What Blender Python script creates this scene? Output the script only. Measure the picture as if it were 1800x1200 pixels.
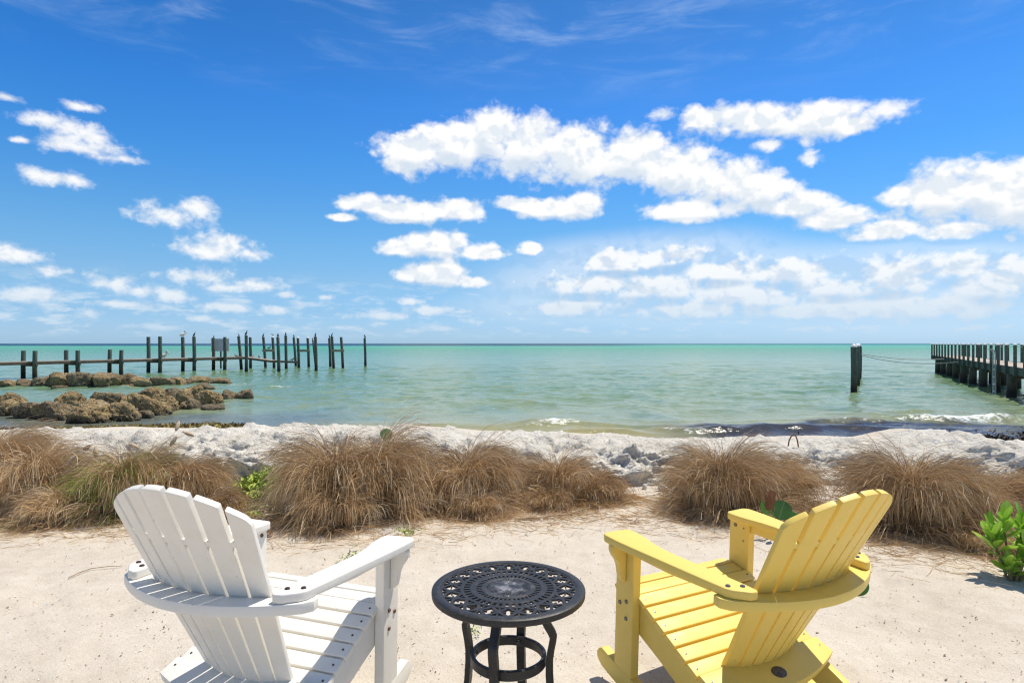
import bpy, bmesh, math, random
import numpy as np
from mathutils import Vector, Matrix

for o in list(bpy.data.objects):
    bpy.data.objects.remove(o)
SC = bpy.context.scene
COL = SC.collection
R = math.radians
F, HORZ, CH = 1098.0, 603.5, 1.37          # focal length (photo pixels), horizon row, eye height above the sand
WATER_Z = -0.80

# ------------------------------------------------------------------ camera
cam_d = bpy.data.cameras.new('camera')
cam_d.sensor_width = 36.0
cam_d.lens = F / 1800 * 36
cam_d.shift_y = (HORZ - 600) / 1800
cam_d.clip_start = 0.05
cam_d.clip_end = 60000
cam = bpy.data.objects.new('camera', cam_d)
cam.location = (0, 0, CH)
cam.rotation_euler = (R(90), 0, 0)
COL.objects.link(cam)
SC.camera = cam

# ------------------------------------------------------------------ sun, exposure
SUN = Vector((0.35, 0.26, 1.0)).normalized()
SUN_EL = math.asin(SUN.z)
SUN_AZ = math.atan2(SUN.x, SUN.y)
sd = bpy.data.lights.new('sun', 'SUN')
sd.energy = 4.7
sd.angle = R(0.55)
sd.color = (1.0, 0.93, 0.815)
sun = bpy.data.objects.new('sun', sd)
sun.rotation_euler = SUN.to_track_quat('Z', 'Y').to_euler()
sun.location = (5, 5, 30)
COL.objects.link(sun)
SC.view_settings.view_transform = 'Standard'
SC.view_settings.look = 'None'
SC.view_settings.exposure = 0.08
SC.view_settings.gamma = 1.0
SC.view_settings.use_curve_mapping = False
SC.cycles.max_bounces = 6
SC.cycles.diffuse_bounces = 3
SC.cycles.glossy_bounces = 2
SC.cycles.transparent_max_bounces = 4
SC.cycles.sample_clamp_indirect = 6.0
SC.cycles.sample_clamp_direct = 5.0
SC.cycles.use_denoising = True
SC.cycles.denoiser = 'OPENIMAGEDENOISE'
SC.cycles.denoising_input_passes = 'RGB_ALBEDO_NORMAL'
SC.cycles.denoising_prefilter = 'ACCURATE'
SC.cycles.filter_width = 1.25

# ------------------------------------------------------------------ world: Nishita sky with fair-weather cumulus
W = bpy.data.worlds.new('World')
SC.world = W
W.use_nodes = True
SKY_STRENGTH = 0.10


class NT:
    """small helper to write node trees"""
    def __init__(s, tree):
        s.t = tree

    def n(s, typ, ins=None, out=0, **kw):
        nd = s.t.nodes.new(typ)
        for k, v in kw.items():
            setattr(nd, k, v)
        for k, v in (ins or {}).items():
            sock = nd.inputs[k]
            if isinstance(v, bpy.types.NodeSocket):
                s.t.links.new(v, sock)
            else:
                sock.default_value = v
        return nd.outputs[out]

    def m(s, op, a, b=None, c=None, clamp=False):
        ins = {0: a}
        if b is not None:
            ins[1] = b
        if c is not None:
            ins[2] = c
        return s.n('ShaderNodeMath', ins, operation=op, use_clamp=clamp)

    def vm(s, op, a, b=None, c=None, out=0):
        ins = {0: a}
        if b is not None:
            ins[1] = b
        if c is not None:
            ins[2] = c
        return s.n('ShaderNodeVectorMath', ins, out=out, operation=op)

    def step(s, x, a, b, smooth=True, lo=0.0, hi=1.0):
        return s.n('ShaderNodeMapRange', {0: x, 1: a, 2: b, 3: lo, 4: hi},
                   interpolation_type='SMOOTHSTEP' if smooth else 'LINEAR')

    def mix(s, f, a, b, blend='MIX'):
        nd = s.t.nodes.new('ShaderNodeMix')
        nd.data_type = 'RGBA'
        nd.blend_type = blend
        for i, v in ((0, f), (6, a), (7, b)):
            if isinstance(v, bpy.types.NodeSocket):
                s.t.links.new(v, nd.inputs[i])
            elif i == 0:
                nd.inputs[0].default_value = v
            else:
                nd.inputs[i].default_value = tuple(v) + ((1,) if len(v) == 3 else ())
        return nd.outputs[2]

    def ramp(s, f, stops, interp='LINEAR'):
        nd = s.t.nodes.new('ShaderNodeValToRGB')
        cr = nd.color_ramp
        cr.interpolation = interp
        while len(cr.elements) < len(stops):
            cr.elements.new(0.5)
        for e, (p, c) in zip(cr.elements, stops):
            e.position = p
            e.color = tuple(c) + ((1,) if len(c) == 3 else ())
        s.t.links.new(f, nd.inputs[0])
        return nd.outputs[0]

    def noise(s, vec, scale, detail=2, rough=0.5, dist=0.0, out=0, lac=2.0):
        return s.n('ShaderNodeTexNoise', {'Vector': vec, 'Scale': scale, 'Detail': detail, 'Roughness': rough,
                                          'Distortion': dist, 'Lacunarity': lac}, out=out)


def build_world():
    t = W.node_tree
    t.nodes.clear()
    k = NT(t)
    tc = k.n('ShaderNodeTexCoord', out=0)
    d = k.vm('NORMALIZE', tc)
    sep = t.nodes.new('ShaderNodeSeparateXYZ')
    t.links.new(d, sep.inputs[0])
    dx, dy, dz = sep.outputs
    az = k.m('ARCTAN2', dx, dy)
    el = k.m('ARCSINE', dz)
    p = k.n('ShaderNodeCombineXYZ', {0: az, 1: el, 2: 0.0})
    sky = k.n('ShaderNodeTexSky', sky_type='NISHITA', sun_disc=False, sun_elevation=SUN_EL, sun_rotation=SUN_AZ,
              altitude=0, air_density=1.0, dust_density=0.4, ozone_density=2.0)
    # deep, saturated tropical blue: a tint by elevation that goes on unchanged to the zenith
    tint = k.ramp(k.step(el, 0.0, 0.6, False), SKY_TINT)
    skyc = k.mix(1.0, sky, tint, 'MULTIPLY')
    skyc = k.vm('SCALE', skyc)
    skyc.node.inputs[3].default_value = 2.0

    # -- placed clouds: (x, y, rx, ry) where they stand in the sky, as azimuth / elevation
    def ae(px, py):
        u, v = (px - 900) / F, (HORZ - py) / F
        return math.atan(u), math.atan(v / math.sqrt(1 + u * u))
    big = [(725, 268, 70, 48), (800, 258, 75, 50), (862, 240, 62, 56), (858, 222, 38, 34), (800, 245, 50, 40), (930, 258, 90, 62), (1010, 278, 90, 62), (1110, 278, 80, 52), (1118, 262, 55, 42),
           (1190, 300, 90, 58), (1270, 322, 90, 52), (1345, 335, 65, 42), (1215, 368, 95, 26), (1400, 362, 62, 26), (1470, 385, 75, 25),
           (1555, 405, 72, 20), (1685, 405, 52, 20),
           (1245, 208, 55, 25), (1335, 212, 90, 30), (1440, 212, 75, 34), (1500, 222, 35, 18),
           (1590, 345, 42, 22), (1655, 342, 75, 48), (1740, 335, 75, 55), (1810, 350, 90, 56), (1900, 360, 90, 50),
           (640, 358, 60, 20), (715, 372, 85, 26), (800, 370, 65, 25), (605, 382, 30, 9), (910, 358, 60, 14), (965, 366, 70, 22), (1022, 362, 46, 30),
           (700, 435, 50, 18), (770, 428, 80, 30), (845, 443, 55, 18), (932, 437, 26, 15),
           (735, 482, 50, 22), (775, 482, 60, 28), (830, 496, 40, 14)]
    bank = [(1090, 460, 110, 28), (1190, 450, 100, 28), (1270, 475, 120, 30), (1380, 482, 120, 28), (1030, 500, 110, 32),
            (1150, 505, 130, 34), (1320, 520, 140, 34), (1470, 500, 100, 38), (1575, 490, 85, 42), (1690, 470, 60, 30),
            (1740, 500, 90, 40), (1840, 480, 90, 40), (1620, 540, 150, 28), (1000, 540, 120, 20), (1250, 545, 160, 20), (1450, 545, 130, 22)]
    left = [(150, 238, 45, 26), (175, 262, 48, 22), (110, 252, 48, 16), (215, 280, 30, 9), (78, 213, 45, 14), (33, 246, 18, 6), (95, 314, 52, 16), (130, 318, 30, 14),
            (148, 189, 30, 10), (14, 172, 22, 8), (290, 380, 58, 26), (345, 368, 38, 22), (400, 428, 55, 18), (375, 440, 75, 22), (440, 447, 35, 14),
            (25, 450, 52, 20), (85, 475, 40, 13), (60, 519, 45, 17), (25, 522, 22, 10), (200, 498, 48, 20), (255, 512, 40, 12), (300, 521, 42, 14),
            (355, 485, 65, 20), (440, 500, 60, 18), (400, 505, 60, 12), (498, 518, 24, 8), (155, 550, 24, 9), (220, 535, 50, 9), (400, 541, 45, 12),
            (490, 545, 32, 11), (350, 560, 40, 7), (575, 523, 20, 8), (1165, 200, 34, 13), (1560, 195, 42, 20), (1425, 280, 22, 16), (1350, 255, 30, 14),
            (660, 555, 60, 10), (760, 545, 60, 12), (720, 530, 30, 9)]

    def field(lst, p=p):
        cur = None
        for (px, py, rx, ry) in lst:
            a, e = ae(px, py)
            ia, ie = F * 0.80 / rx, F * 0.84 / ry
            q = k.vm('MULTIPLY_ADD', p, (ia, ie, 0), (-a * ia, -e * ie, 0))
            L = k.vm('LENGTH', q, out=1)
            cur = L if cur is None else k.n('ShaderNodeMath', {0: cur, 1: L, 2: 0.30}, operation='SMOOTH_MIN')
        return k.m('SUBTRACT', 1.0, cur)
    D1, D2, D3 = field(big), field(bank), field(left)
    pu = k.vm('ADD', p, (0.006, 0.020, 0))
    E1, E2, E3 = field(big, pu), field(bank, pu), field(left, pu)
    # billowing detail: two looks at the same field, one a little higher, give lit tops and grey bases
    def billow(pv):
        w = k.noise(pv, 9, 2, 0.5, out=1)
        pw = k.vm('MULTIPLY_ADD', w, (0.035, 0.03, 0), pv)
        n1 = k.noise(k.vm('MULTIPLY', pw, (1, 1.35, 1)), 19, 7, 0.56)
        vo = k.n('ShaderNodeTexVoronoi', {'Vector': k.vm('MULTIPLY', pw, (1, 1.2, 1)), 'Scale': 30.0, 'Detail': 2.0, 'Roughness': 0.5}, feature='F1')
        return k.m('ADD', k.m('MULTIPLY', n1, 0.78), k.m('MULTIPLY', k.m('SUBTRACT', 0.62, vo), 0.34))
    nA = billow(p)
    nB = billow(k.vm('ADD', p, (0.006, 0.016, 0)))
    nn = k.m('SUBTRACT', nA, 0.44)
    fine = k.m('SUBTRACT', k.noise(k.vm('MULTIPLY', p, (1, 1.3, 1)), 62, 6, 0.66, 0.4), 0.5)
    T1 = k.m('MULTIPLY_ADD', fine, 0.55, k.m('MULTIPLY_ADD', nn, 1.30, k.m('MULTIPLY', D1, 1.30)))
    T2 = k.m('MULTIPLY_ADD', fine, 0.9, k.m('MULTIPLY_ADD', nn, 1.9, k.m('MULTIPLY', D2, 1.3)))
    T3 = k.m('MULTIPLY_ADD', fine, 1.15, k.m('MULTIPLY_ADD', nn, 1.4, k.m('MULTIPLY', D3, 1.15)))
    a1 = k.step(T1, 0.02, 0.56)
    a2 = k.m('MAXIMUM', k.m('MULTIPLY', k.step(T2, -0.15, 0.65), 0.92), k.m('MULTIPLY', k.step(D2, -0.9, 0.5), 0.42))
    a3 = k.m('MULTIPLY', k.step(T3, 0.0, 0.85), 0.94)
    # far field of small clouds low over the sea, all the way round
    pf = k.vm('MULTIPLY', p, (1.0, 3.6, 1))
    nf = k.noise(pf, 20, 6, 0.62)
    band = k.m('MULTIPLY', k.step(el, 0.004, 0.022), k.step(el, 0.115, 0.035))
    a4 = k.m('MULTIPLY', k.m('MULTIPLY', k.step(nf, 0.47, 0.66), band), 0.72)
    # the same weather behind the viewer: scattered cumulus outside the field already placed
    out_az = k.step(k.m('ABSOLUTE', az), 0.78, 0.95)
    out_el = k.step(el, 0.62, 0.78)
    outm = k.m('MAXIMUM', out_az, out_el)
    ng = k.noise(k.vm('MULTIPLY', p, (1, 1.9, 1)), 4.2, 8, 0.58)
    a5 = k.m('MULTIPLY', k.m('MULTIPLY', k.step(ng, 0.52, 0.66), outm), k.step(el, 0.02, 0.15))
    # thin high cirrus
    pc = k.n('ShaderNodeMapping', {'Vector': p, 'Rotation': (0, 0, R(14)), 'Scale': (1.6, 7.5, 1)})
    nc = k.noise(pc, 3.4, 7, 0.62, 0.6)
    a6 = k.m('MULTIPLY', k.m('MULTIPLY', k.step(nc, 0.45, 0.85), k.step(el, 0.34, 0.46)), 0.36)
    veil = k.m('MULTIPLY', k.m('MULTIPLY', k.step(az, -0.65, 0.15), k.step(el, 0.10, 0.35)), k.m('MULTIPLY_ADD', nc, 0.05, 0.008))
    a6 = k.m('ADD', a6, veil)
    # soft veil to the right over the bank
    A = k.m('MAXIMUM', k.m('MAXIMUM', a1, a2), k.m('MAXIMUM', a3, k.m('MAXIMUM', a4, a5)))
    rel = k.m('MULTIPLY_ADD', fine, 0.10, k.m('SUBTRACT', nA, nB))
    lit = k.step(rel, -0.16, 0.06)
    core = k.step(D1, 0.2, 0.9)
    under = k.m('MAXIMUM', k.m('MULTIPLY', k.step(D1, 0.0, 0.25), k.step(k.m('SUBTRACT', E1, D1), -0.05, 0.30)),
                k.m('MAXIMUM', k.m('MULTIPLY', k.step(D2, 0.0, 0.25), k.step(k.m('SUBTRACT', E2, D2), 0.0, 0.38)), k.m('MULTIPLY', k.step(D3, 0.1, 0.3), k.step(k.m('SUBTRACT', E3, D3), 0.1, 0.6))))
    under = k.m('MULTIPLY', under, k.step(nA, 0.36, 0.58, True, 1.0, 0.45))
    lit1 = k.m('MULTIPLY', k.m('MULTIPLY_ADD', lit, 0.62, 0.38), k.m('MULTIPLY_ADD', under, -0.92, 1.0), clamp=True)
    bankw = k.m('MULTIPLY', k.step(D2, -0.1, 0.5), k.m('SUBTRACT', 1.0, k.step(D1, -0.1, 0.3)))
    shade = k.mix(bankw, (0.64, 0.735, 0.85), (0.50, 0.63, 0.80))
    ccol = k.mix(lit1, shade, (0.985, 0.985, 0.98))
    # distance haze takes the far clouds towards the horizon colour
    ccol = k.mix(k.step(el, 0.13, 0.0), ccol, (0.60, 0.73, 0.86))
    ccol = k.mix(1.0, ccol, (1 / SKY_STRENGTH * 0.98,) * 3, 'MULTIPLY')
    cir = k.mix(1.0, (0.62, 0.76, 0.95), (1 / SKY_STRENGTH,) * 3, 'MULTIPLY')
    c0 = k.mix(a6, skyc, cir)
    c1 = k.mix(A, c0, ccol)
    bg = t.nodes.new('ShaderNodeBackground')
    bg.inputs[1].default_value = SKY_STRENGTH
    t.links.new(c1, bg.inputs[0])
    o = t.nodes.new('ShaderNodeOutputWorld')
    t.links.new(bg.outputs[0], o.inputs[0])
    W.cycles.sampling_method = 'MANUAL'
    W.cycles.sample_map_resolution = 1024


SKY_TINT = [(p, (r / 2, g / 2, b / 2)) for p, r, g, b in (
    (0.0, .66, 1.06, 1.85), (0.035, .62, .96, 1.65), (0.082, .56, .88, 1.40), (0.157, .62, .92, 1.25), (0.24, .55, .96, 1.28), (0.305, .48, .96, 1.32),
    (0.45, .31, .91, 1.45), (0.59, .225, .83, 1.50), (0.825, .18, .70, 1.25), (1.0, .14, .50, .86))]
build_world()

# ------------------------------------------------------------------ helpers
rng = np.random.default_rng(11)
random.seed(5)
_perm = np.random.default_rng(3).permutation(4096)
_grad = np.random.default_rng(4).normal(size=(4096, 3))
_grad /= np.linalg.norm(_grad, axis=1)[:, None]


def gnoise(x, y, z=0.0, seed=0):
    """vectorised 3-D gradient noise, about -0.6..0.6"""
    x, y, z = np.broadcast_arrays(np.asarray(x, float), np.asarray(y, float), np.asarray(z, float))
    xi, yi, zi = np.floor(x).astype(np.int64), np.floor(y).astype(np.int64), np.floor(z).astype(np.int64)
    xf, yf, zf = x - xi, y - yi, z - zi
    u, v, w = (f * f * f * (f * (f * 6 - 15) + 10) for f in (xf, yf, zf))
    out = 0
    for i in (0, 1):
        for j in (0, 1):
            for k in (0, 1):
                h = _perm[(_perm[(_perm[(xi + i + seed * 57) & 4095] + yi + j) & 4095] + zi + k) & 4095]
                g = _grad[h]
                d = g[..., 0] * (xf - i) + g[..., 1] * (yf - j) + g[..., 2] * (zf - k)
                out = out + d * (u if i else 1 - u) * (v if j else 1 - v) * (w if k else 1 - w)
    return out


def fbm(x, y, z=0.0, oct=4, rough=0.5, seed=0):
    a, s, f = 0, 1.0, 1.0
    for o in range(oct):
        a = a + s * gnoise(np.asarray(x) * f, np.asarray(y) * f, np.asarray(z) * f, seed + o)
        s *= rough
        f *= 2.03
    return a


def sstep(a, b, x):
    t = np.clip((np.asarray(x, float) - a) / (b - a), 0, 1)
    return t * t * (3 - 2 * t)


def mesh_np(name, verts, faces, smooth=True):
    """faces: (n,4) or (n,3) int array"""
    verts = np.ascontiguousarray(verts, np.float32)
    faces = np.ascontiguousarray(faces, np.int32)
    n, k = faces.shape
    me = bpy.data.meshes.new(name)
    me.vertices.add(len(verts))
    me.vertices.foreach_set('co', verts.ravel())
    me.loops.add(n * k)
    me.loops.foreach_set('vertex_index', faces.ravel())
    me.polygons.add(n)
    me.polygons.foreach_set('loop_start', np.arange(0, n * k, k, dtype=np.int32))
    if smooth:
        me.polygons.foreach_set('use_smooth', np.ones(n, bool))
    me.update(calc_edges=True)
    return me


def grid_faces(nr, nc):
    i = np.arange(nr - 1)[:, None] * nc + np.arange(nc - 1)[None, :]
    return np.stack([i, i + 1, i + nc + 1, i + nc], -1).reshape(-1, 4)


def obj(name, me, mat=None, parent=None, loc=None, rot=None, scale=None):
    o = bpy.data.objects.new(name, me)
    COL.objects.link(o)
    if mat is not None and not me.materials:
        me.materials.append(mat)
    if parent is not None:
        o.parent = parent
    if loc is not None:
        o.location = loc
    if rot is not None:
        o.rotation_euler = rot
    if scale is not None:
        o.scale = scale
    return o


def tag(o, label=None, cat=None, group=None, kind=None):
    for k, v in (('label', label), ('category', cat), ('group', group), ('kind', kind)):
        if v:
            o[k] = v
    return o


def empty(name, loc, label, cat, group=None, rot=(0, 0, 0)):
    o = bpy.data.objects.new(name, None)
    o.empty_display_size = 0.1
    o.location = loc
    o.rotation_euler = rot
    COL.objects.link(o)
    return tag(o, label, cat, group)


def finish(bm, name, smooth_angle=40):
    bmesh.ops.recalc_face_normals(bm, faces=bm.faces)
    me = bpy.data.meshes.new(name)
    bm.to_mesh(me)
    bm.free()
    if smooth_angle:
        for p in me.polygons:
            p.use_smooth = True
        me.set_sharp_from_angle(angle=R(smooth_angle))
    return me


def prism(name, pts, t0, t1, axes='xyz', bevel=0.004, seg=2, smooth_angle=40):
    """outline pts in the plane of the first two axes, extruded from t0 to t1 along the third"""
    ax = {'x': 0, 'y': 1, 'z': 2}
    a, b, c = (ax[q] for q in axes)
    bm = bmesh.new()

    def V(p, t):
        v = [0, 0, 0]
        v[a], v[b], v[c] = p[0], p[1], t
        return bm.verts.new(v)
    lo = [V(p, t0) for p in pts]
    hi = [V(p, t1) for p in pts]
    n = len(pts)
    bm.faces.new(lo[::-1])
    bm.faces.new(hi)
    for i in range(n):
        bm.faces.new((lo[i], lo[(i + 1) % n], hi[(i + 1) % n], hi[i]))
    bmesh.ops.recalc_face_normals(bm, faces=bm.faces)
    if bevel:
        es = [e for e in bm.edges if len(e.link_faces) == 2 and e.calc_face_angle() > R(28)]
        bmesh.ops.bevel(bm, geom=es, offset=bevel, segments=seg, profile=0.6, affect='EDGES', clamp_overlap=True)
    return finish(bm, name, smooth_angle)


def box(name, lo, hi, bevel=0.004, seg=2):
    return prism(name, [(lo[0], lo[1]), (hi[0], lo[1]), (hi[0], hi[1]), (lo[0], hi[1])], lo[2], hi[2], 'xyz', bevel, seg)


def tube_bm(bm, path, rad, seg=10, cap=True, closed=False, square=None):
    """sweep a ring along path; rad a number or list; square=(w,t) sweeps a rectangle instead"""
    P = [Vector(p) for p in path]
    n = len(P)
    rings = []
    up = Vector((0, 0, 1))
    prev = None
    for i, p in enumerate(P):
        if closed:
            tng = (P[(i + 1) % n] - P[i - 1]).normalized()
        else:
            tng = (P[min(i + 1, n - 1)] - P[max(i - 1, 0)]).normalized()
        if prev is None:
            ref = up if abs(tng.dot(up)) < 0.9 else Vector((0, 1, 0))
            x = tng.cross(ref).normalized()
        else:
            x = (prev - tng * prev.dot(tng)).normalized()
        prev = x
        y = tng.cross(x)
        r = rad[i] if hasattr(rad, '__len__') else rad
        if square:
            w, t = square
            ring = [bm.verts.new(p + x * sx * w / 2 + y * sy * t / 2) for sx, sy in ((1, 1), (-1, 1), (-1, -1), (1, -1))]
        else:
            ring = [bm.verts.new(p + (x * math.cos(a) + y * math.sin(a)) * r) for a in (2 * math.pi * j / seg for j in range(seg))]
        rings.append(ring)
    k = len(rings[0])
    for i in range(n if closed else n - 1):
        A, B = rings[i], rings[(i + 1) % n]
        for j in range(k):
            bm.faces.new((A[j], A[(j + 1) % k], B[(j + 1) % k], B[j]))
    if cap and not closed:
        bm.faces.new(rings[0][::-1])
        bm.faces.new(rings[-1])


def tube(name, path, rad, seg=10, **kw):
    bm = bmesh.new()
    tube_bm(bm, path, rad, seg, **kw)
    return finish(bm, name)


def lathe(name, prof, seg=20, cap=True):
    """prof: list of (r, z)"""
    bm = bmesh.new()
    rings = [[bm.verts.new((r * math.cos(2 * math.pi * j / seg), r * math.sin(2 * math.pi * j / seg), z)) for j in range(seg)] for r, z in prof]
    for A, B in zip(rings, rings[1:]):
        for j in range(seg):
            bm.faces.new((A[j], A[(j + 1) % seg], B[(j + 1) % seg], B[j]))
    if cap:
        bm.faces.new(rings[0][::-1])
        bm.faces.new(rings[-1])
    return finish(bm, name)


def px(x, y, z=0.0):
    """the place on the level z that the photograph shows at pixel (x, y)"""
    Y = (CH - z) * F / (y - HORZ)
    return Vector(((x - 900) / F * Y, Y, z))


def pxY(x, y, Y):
    return Vector(((x - 900) / F * Y, Y, CH - (y - HORZ) / F * Y))


# ------------------------------------------------------------------ materials
MATS = {}


def material(name, fn, bump_dist=0.01, **bsdf):
    m = bpy.data.materials.new(name)
    m.use_nodes = True
    t = m.node_tree
    t.nodes.clear()
    k = NT(t)
    b = t.nodes.new('ShaderNodeBsdfPrincipled')
    o = t.nodes.new('ShaderNodeOutputMaterial')
    t.links.new(b.outputs[0], o.inputs[0])
    for kk, v in bsdf.items():
        b.inputs[kk.replace('_', ' ')].default_value = v
    res = fn(k) or {}
    for kk, v in res.items():
        if kk == 'bump':
            h, strength, dist = v
            nrm = k.n('ShaderNodeBump', {'Height': h, 'Strength': strength, 'Distance': dist})
            t.links.new(nrm, b.inputs['Normal'])
        elif isinstance(v, bpy.types.NodeSocket):
            t.links.new(v, b.inputs[kk])
        else:
            b.inputs[kk].default_value = v
    MATS[name] = m
    return m


def objco(k):
    return k.n('ShaderNodeTexCoord', out=3)


def pos(k):
    return k.n('ShaderNodeNewGeometry', out=0)


def rnd_obj(k):
    return k.n('ShaderNodeObjectInfo', out=5)


def f_sand(k):
    p = pos(k)
    big = k.noise(p, 1.1, 4, 0.6)
    mid = k.noise(p, 9, 5, 0.65)
    grain = k.noise(p, 130, 4, 0.85)
    c = k.ramp(k.m('ADD', k.m('MULTIPLY', big, 0.5), k.m('MULTIPLY', mid, 0.5)),
               [(0.3, (0.485, 0.415, 0.325)), (0.5, (0.585, 0.515, 0.418)), (0.7, (0.66, 0.60, 0.505))])
    c = k.mix(k.m('MULTIPLY', k.step(grain, 0.45, 0.32), 0.9), c, (0.34, 0.25, 0.16))
    c = k.mix(k.m('MULTIPLY', k.step(grain, 0.57, 0.70), 0.8), c, (0.82, 0.78, 0.69))
    sp = k.n('ShaderNodeTexVoronoi', {'Vector': p, 'Scale': 55.0, 'Randomness': 1.0}, feature='F1')
    pick = k.noise(p, 26, 1, 0.5)
    c = k.mix(k.m('MULTIPLY', k.step(sp, 0.13, 0.08), k.step(pick, 0.64, 0.68)), c, (0.23, 0.16, 0.10))
    h = k.m('ADD', k.m('MULTIPLY', mid, 0.55), k.m('ADD', k.m('MULTIPLY', grain, 0.16), k.m('MULTIPLY', k.noise(p, 60, 3, 0.7), 0.35)))
    return {'Base Color': c, 'bump': (h, 0.75, 0.02), 'Roughness': 0.95}


def f_ledge(k):
    p = pos(k)
    big = k.noise(p, 2.3, 5, 0.6)
    fine = k.noise(p, 22, 6, 0.7)
    gr = k.noise(p, 140, 3, 0.7)
    c = k.ramp(big, [(0.3, (0.53, 0.49, 0.42)), (0.5, (0.66, 0.62, 0.54)), (0.7, (0.74, 0.70, 0.62))])
    c = k.mix(k.m('MULTIPLY', k.step(fine, 0.48, 0.30), 0.6), c, (0.33, 0.31, 0.27))
    c = k.mix(k.m('MULTIPLY', k.step(gr, 0.45, 0.32), 0.5), c, (0.34, 0.30, 0.24))
    vo = k.n('ShaderNodeTexVoronoi', {'Vector': p, 'Scale': 9.0, 'Detail': 3.0, 'Roughness': 0.7}, feature='F1')
    h = k.m('ADD', k.m('MULTIPLY', fine, 0.8), k.m('ADD', k.m('MULTIPLY', vo, 0.5), k.m('MULTIPLY', gr, 0.25)))
    return {'Base Color': c, 'bump': (h, 0.7, 0.05), 'Roughness': 0.95}


def f_rock(k):
    p = pos(k)
    r = rnd_obj(k)
    q = k.vm('ADD', p, k.n('ShaderNodeCombineXYZ', {0: k.m('MULTIPLY', r, 40.0), 1: k.m('MULTIPLY', r, 17.0), 2: 0.0}))
    big = k.noise(q, 2.1, 5, 0.62)
    fine = k.noise(q, 11, 6, 0.72)
    vo = k.n('ShaderNodeTexVoronoi', {'Vector': q, 'Scale': 9.0, 'Detail': 3.0, 'Roughness': 0.75}, feature='F1')
    c = k.ramp(big, [(0.28, (0.19, 0.14, 0.075)), (0.45, (0.40, 0.285, 0.14)), (0.56, (0.52, 0.375, 0.175)), (0.72, (0.55, 0.45, 0.29))])
    c = k.mix(k.m('MULTIPLY', k.step(r, 0.55, 1.0), 0.55), c, (0.22, 0.19, 0.14))
    c = k.mix(k.m('MULTIPLY', k.step(fine, 0.47, 0.37), 0.9), c, (0.035, 0.028, 0.020))
    c = k.mix(k.m('MULTIPLY', k.step(vo, 0.22, 0.05), 0.6), c, (0.03, 0.026, 0.02))
    c = k.mix(k.m('MULTIPLY', k.step(fine, 0.58, 0.75), 0.45), c, (0.46, 0.38, 0.26))
    # tide line: algae and wet stone in the lowest hand's breadths
    z = k.n('ShaderNodeSeparateXYZ', {0: p}, out=2)
    wet = k.step(k.m('ADD', z, k.m('MULTIPLY', fine, 0.3)), WATER_Z + 0.42, WATER_Z + 0.16)
    c = k.mix(k.m('MULTIPLY', wet, 0.88), c, (0.035, 0.026, 0.014))
    h = k.m('ADD', fine, k.m('MULTIPLY', vo, 0.9))
    return {'Base Color': c, 'bump': (h, 1.0, 0.07), 'Roughness': k.m('MULTIPLY_ADD', wet, -0.5, 0.95)}


def f_plastic(col, dirt):
    def f(k):
        p = objco(k)
        n = k.noise(p, 14, 4, 0.6)
        s = k.noise(p, 160, 2, 0.6)
        c = k.mix(k.m('MULTIPLY', k.step(n, 0.45, 0.75), 0.14), col, dirt)
        sp = k.noise(p, 90, 1, 0.5)
        c = k.mix(k.m('MULTIPLY', k.step(sp, 0.75, 0.80), 0.40), c, tuple(x * 0.35 for x in dirt))
        g = k.noise(k.vm('MULTIPLY', p, (1, 0.15, 1)), 120, 2, 0.5)
        return {'Base Color': c, 'bump': (k.m('ADD', s, k.m('MULTIPLY', g, 0.5)), 0.12, 0.002), 'Roughness': k.step(n, 0.3, 0.7, False, 0.42, 0.58)}
    return f


def f_iron(k):
    p = objco(k)
    n = k.noise(p, 30, 4, 0.65)
    s = k.noise(p, 260, 2, 0.6)
    c = k.mix(k.step(n, 0.5, 0.75), (0.016, 0.015, 0.015), (0.045, 0.041, 0.038))
    c = k.mix(k.m('MULTIPLY', k.step(s, 0.64, 0.72), 0.7), c, (0.19, 0.16, 0.13))
    d = k.vm('LENGTH', k.vm('MULTIPLY', p, (1, 1, 0)), out=1)
    hub_highlight = k.m('MULTIPLY', k.m('MULTIPLY', k.step(d, 0.11, 0.01), k.step(n, 0.36, 0.62)), k.step(k.noise(p, 70, 4, 0.7), 0.36, 0.6))  # pale patchy highlight round the hub, painted into the colour
    c = k.mix(k.m('MULTIPLY', hub_highlight, 0.75), c, (0.34, 0.34, 0.36))
    ru = k.noise(p, 11, 4, 0.7)
    c = k.mix(k.m('MULTIPLY', k.step(ru, 0.66, 0.72), 0.5), c, (0.13, 0.055, 0.025))
    return {'Base Color': c, 'bump': (k.m('ADD', n, s), 0.25, 0.004), 'Roughness': k.step(n, 0.3, 0.7, False, 0.36, 0.55)}


def f_bolt(rust):
    def f(k):
        p = objco(k)
        n = k.noise(p, 300, 3, 0.6)
        return {'Base Color': k.mix(k.step(n, 0.5 - rust, 0.75 - rust), (0.20, 0.19, 0.18), (0.13, 0.055, 0.02)), 'Roughness': 0.35}
    return f


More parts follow.
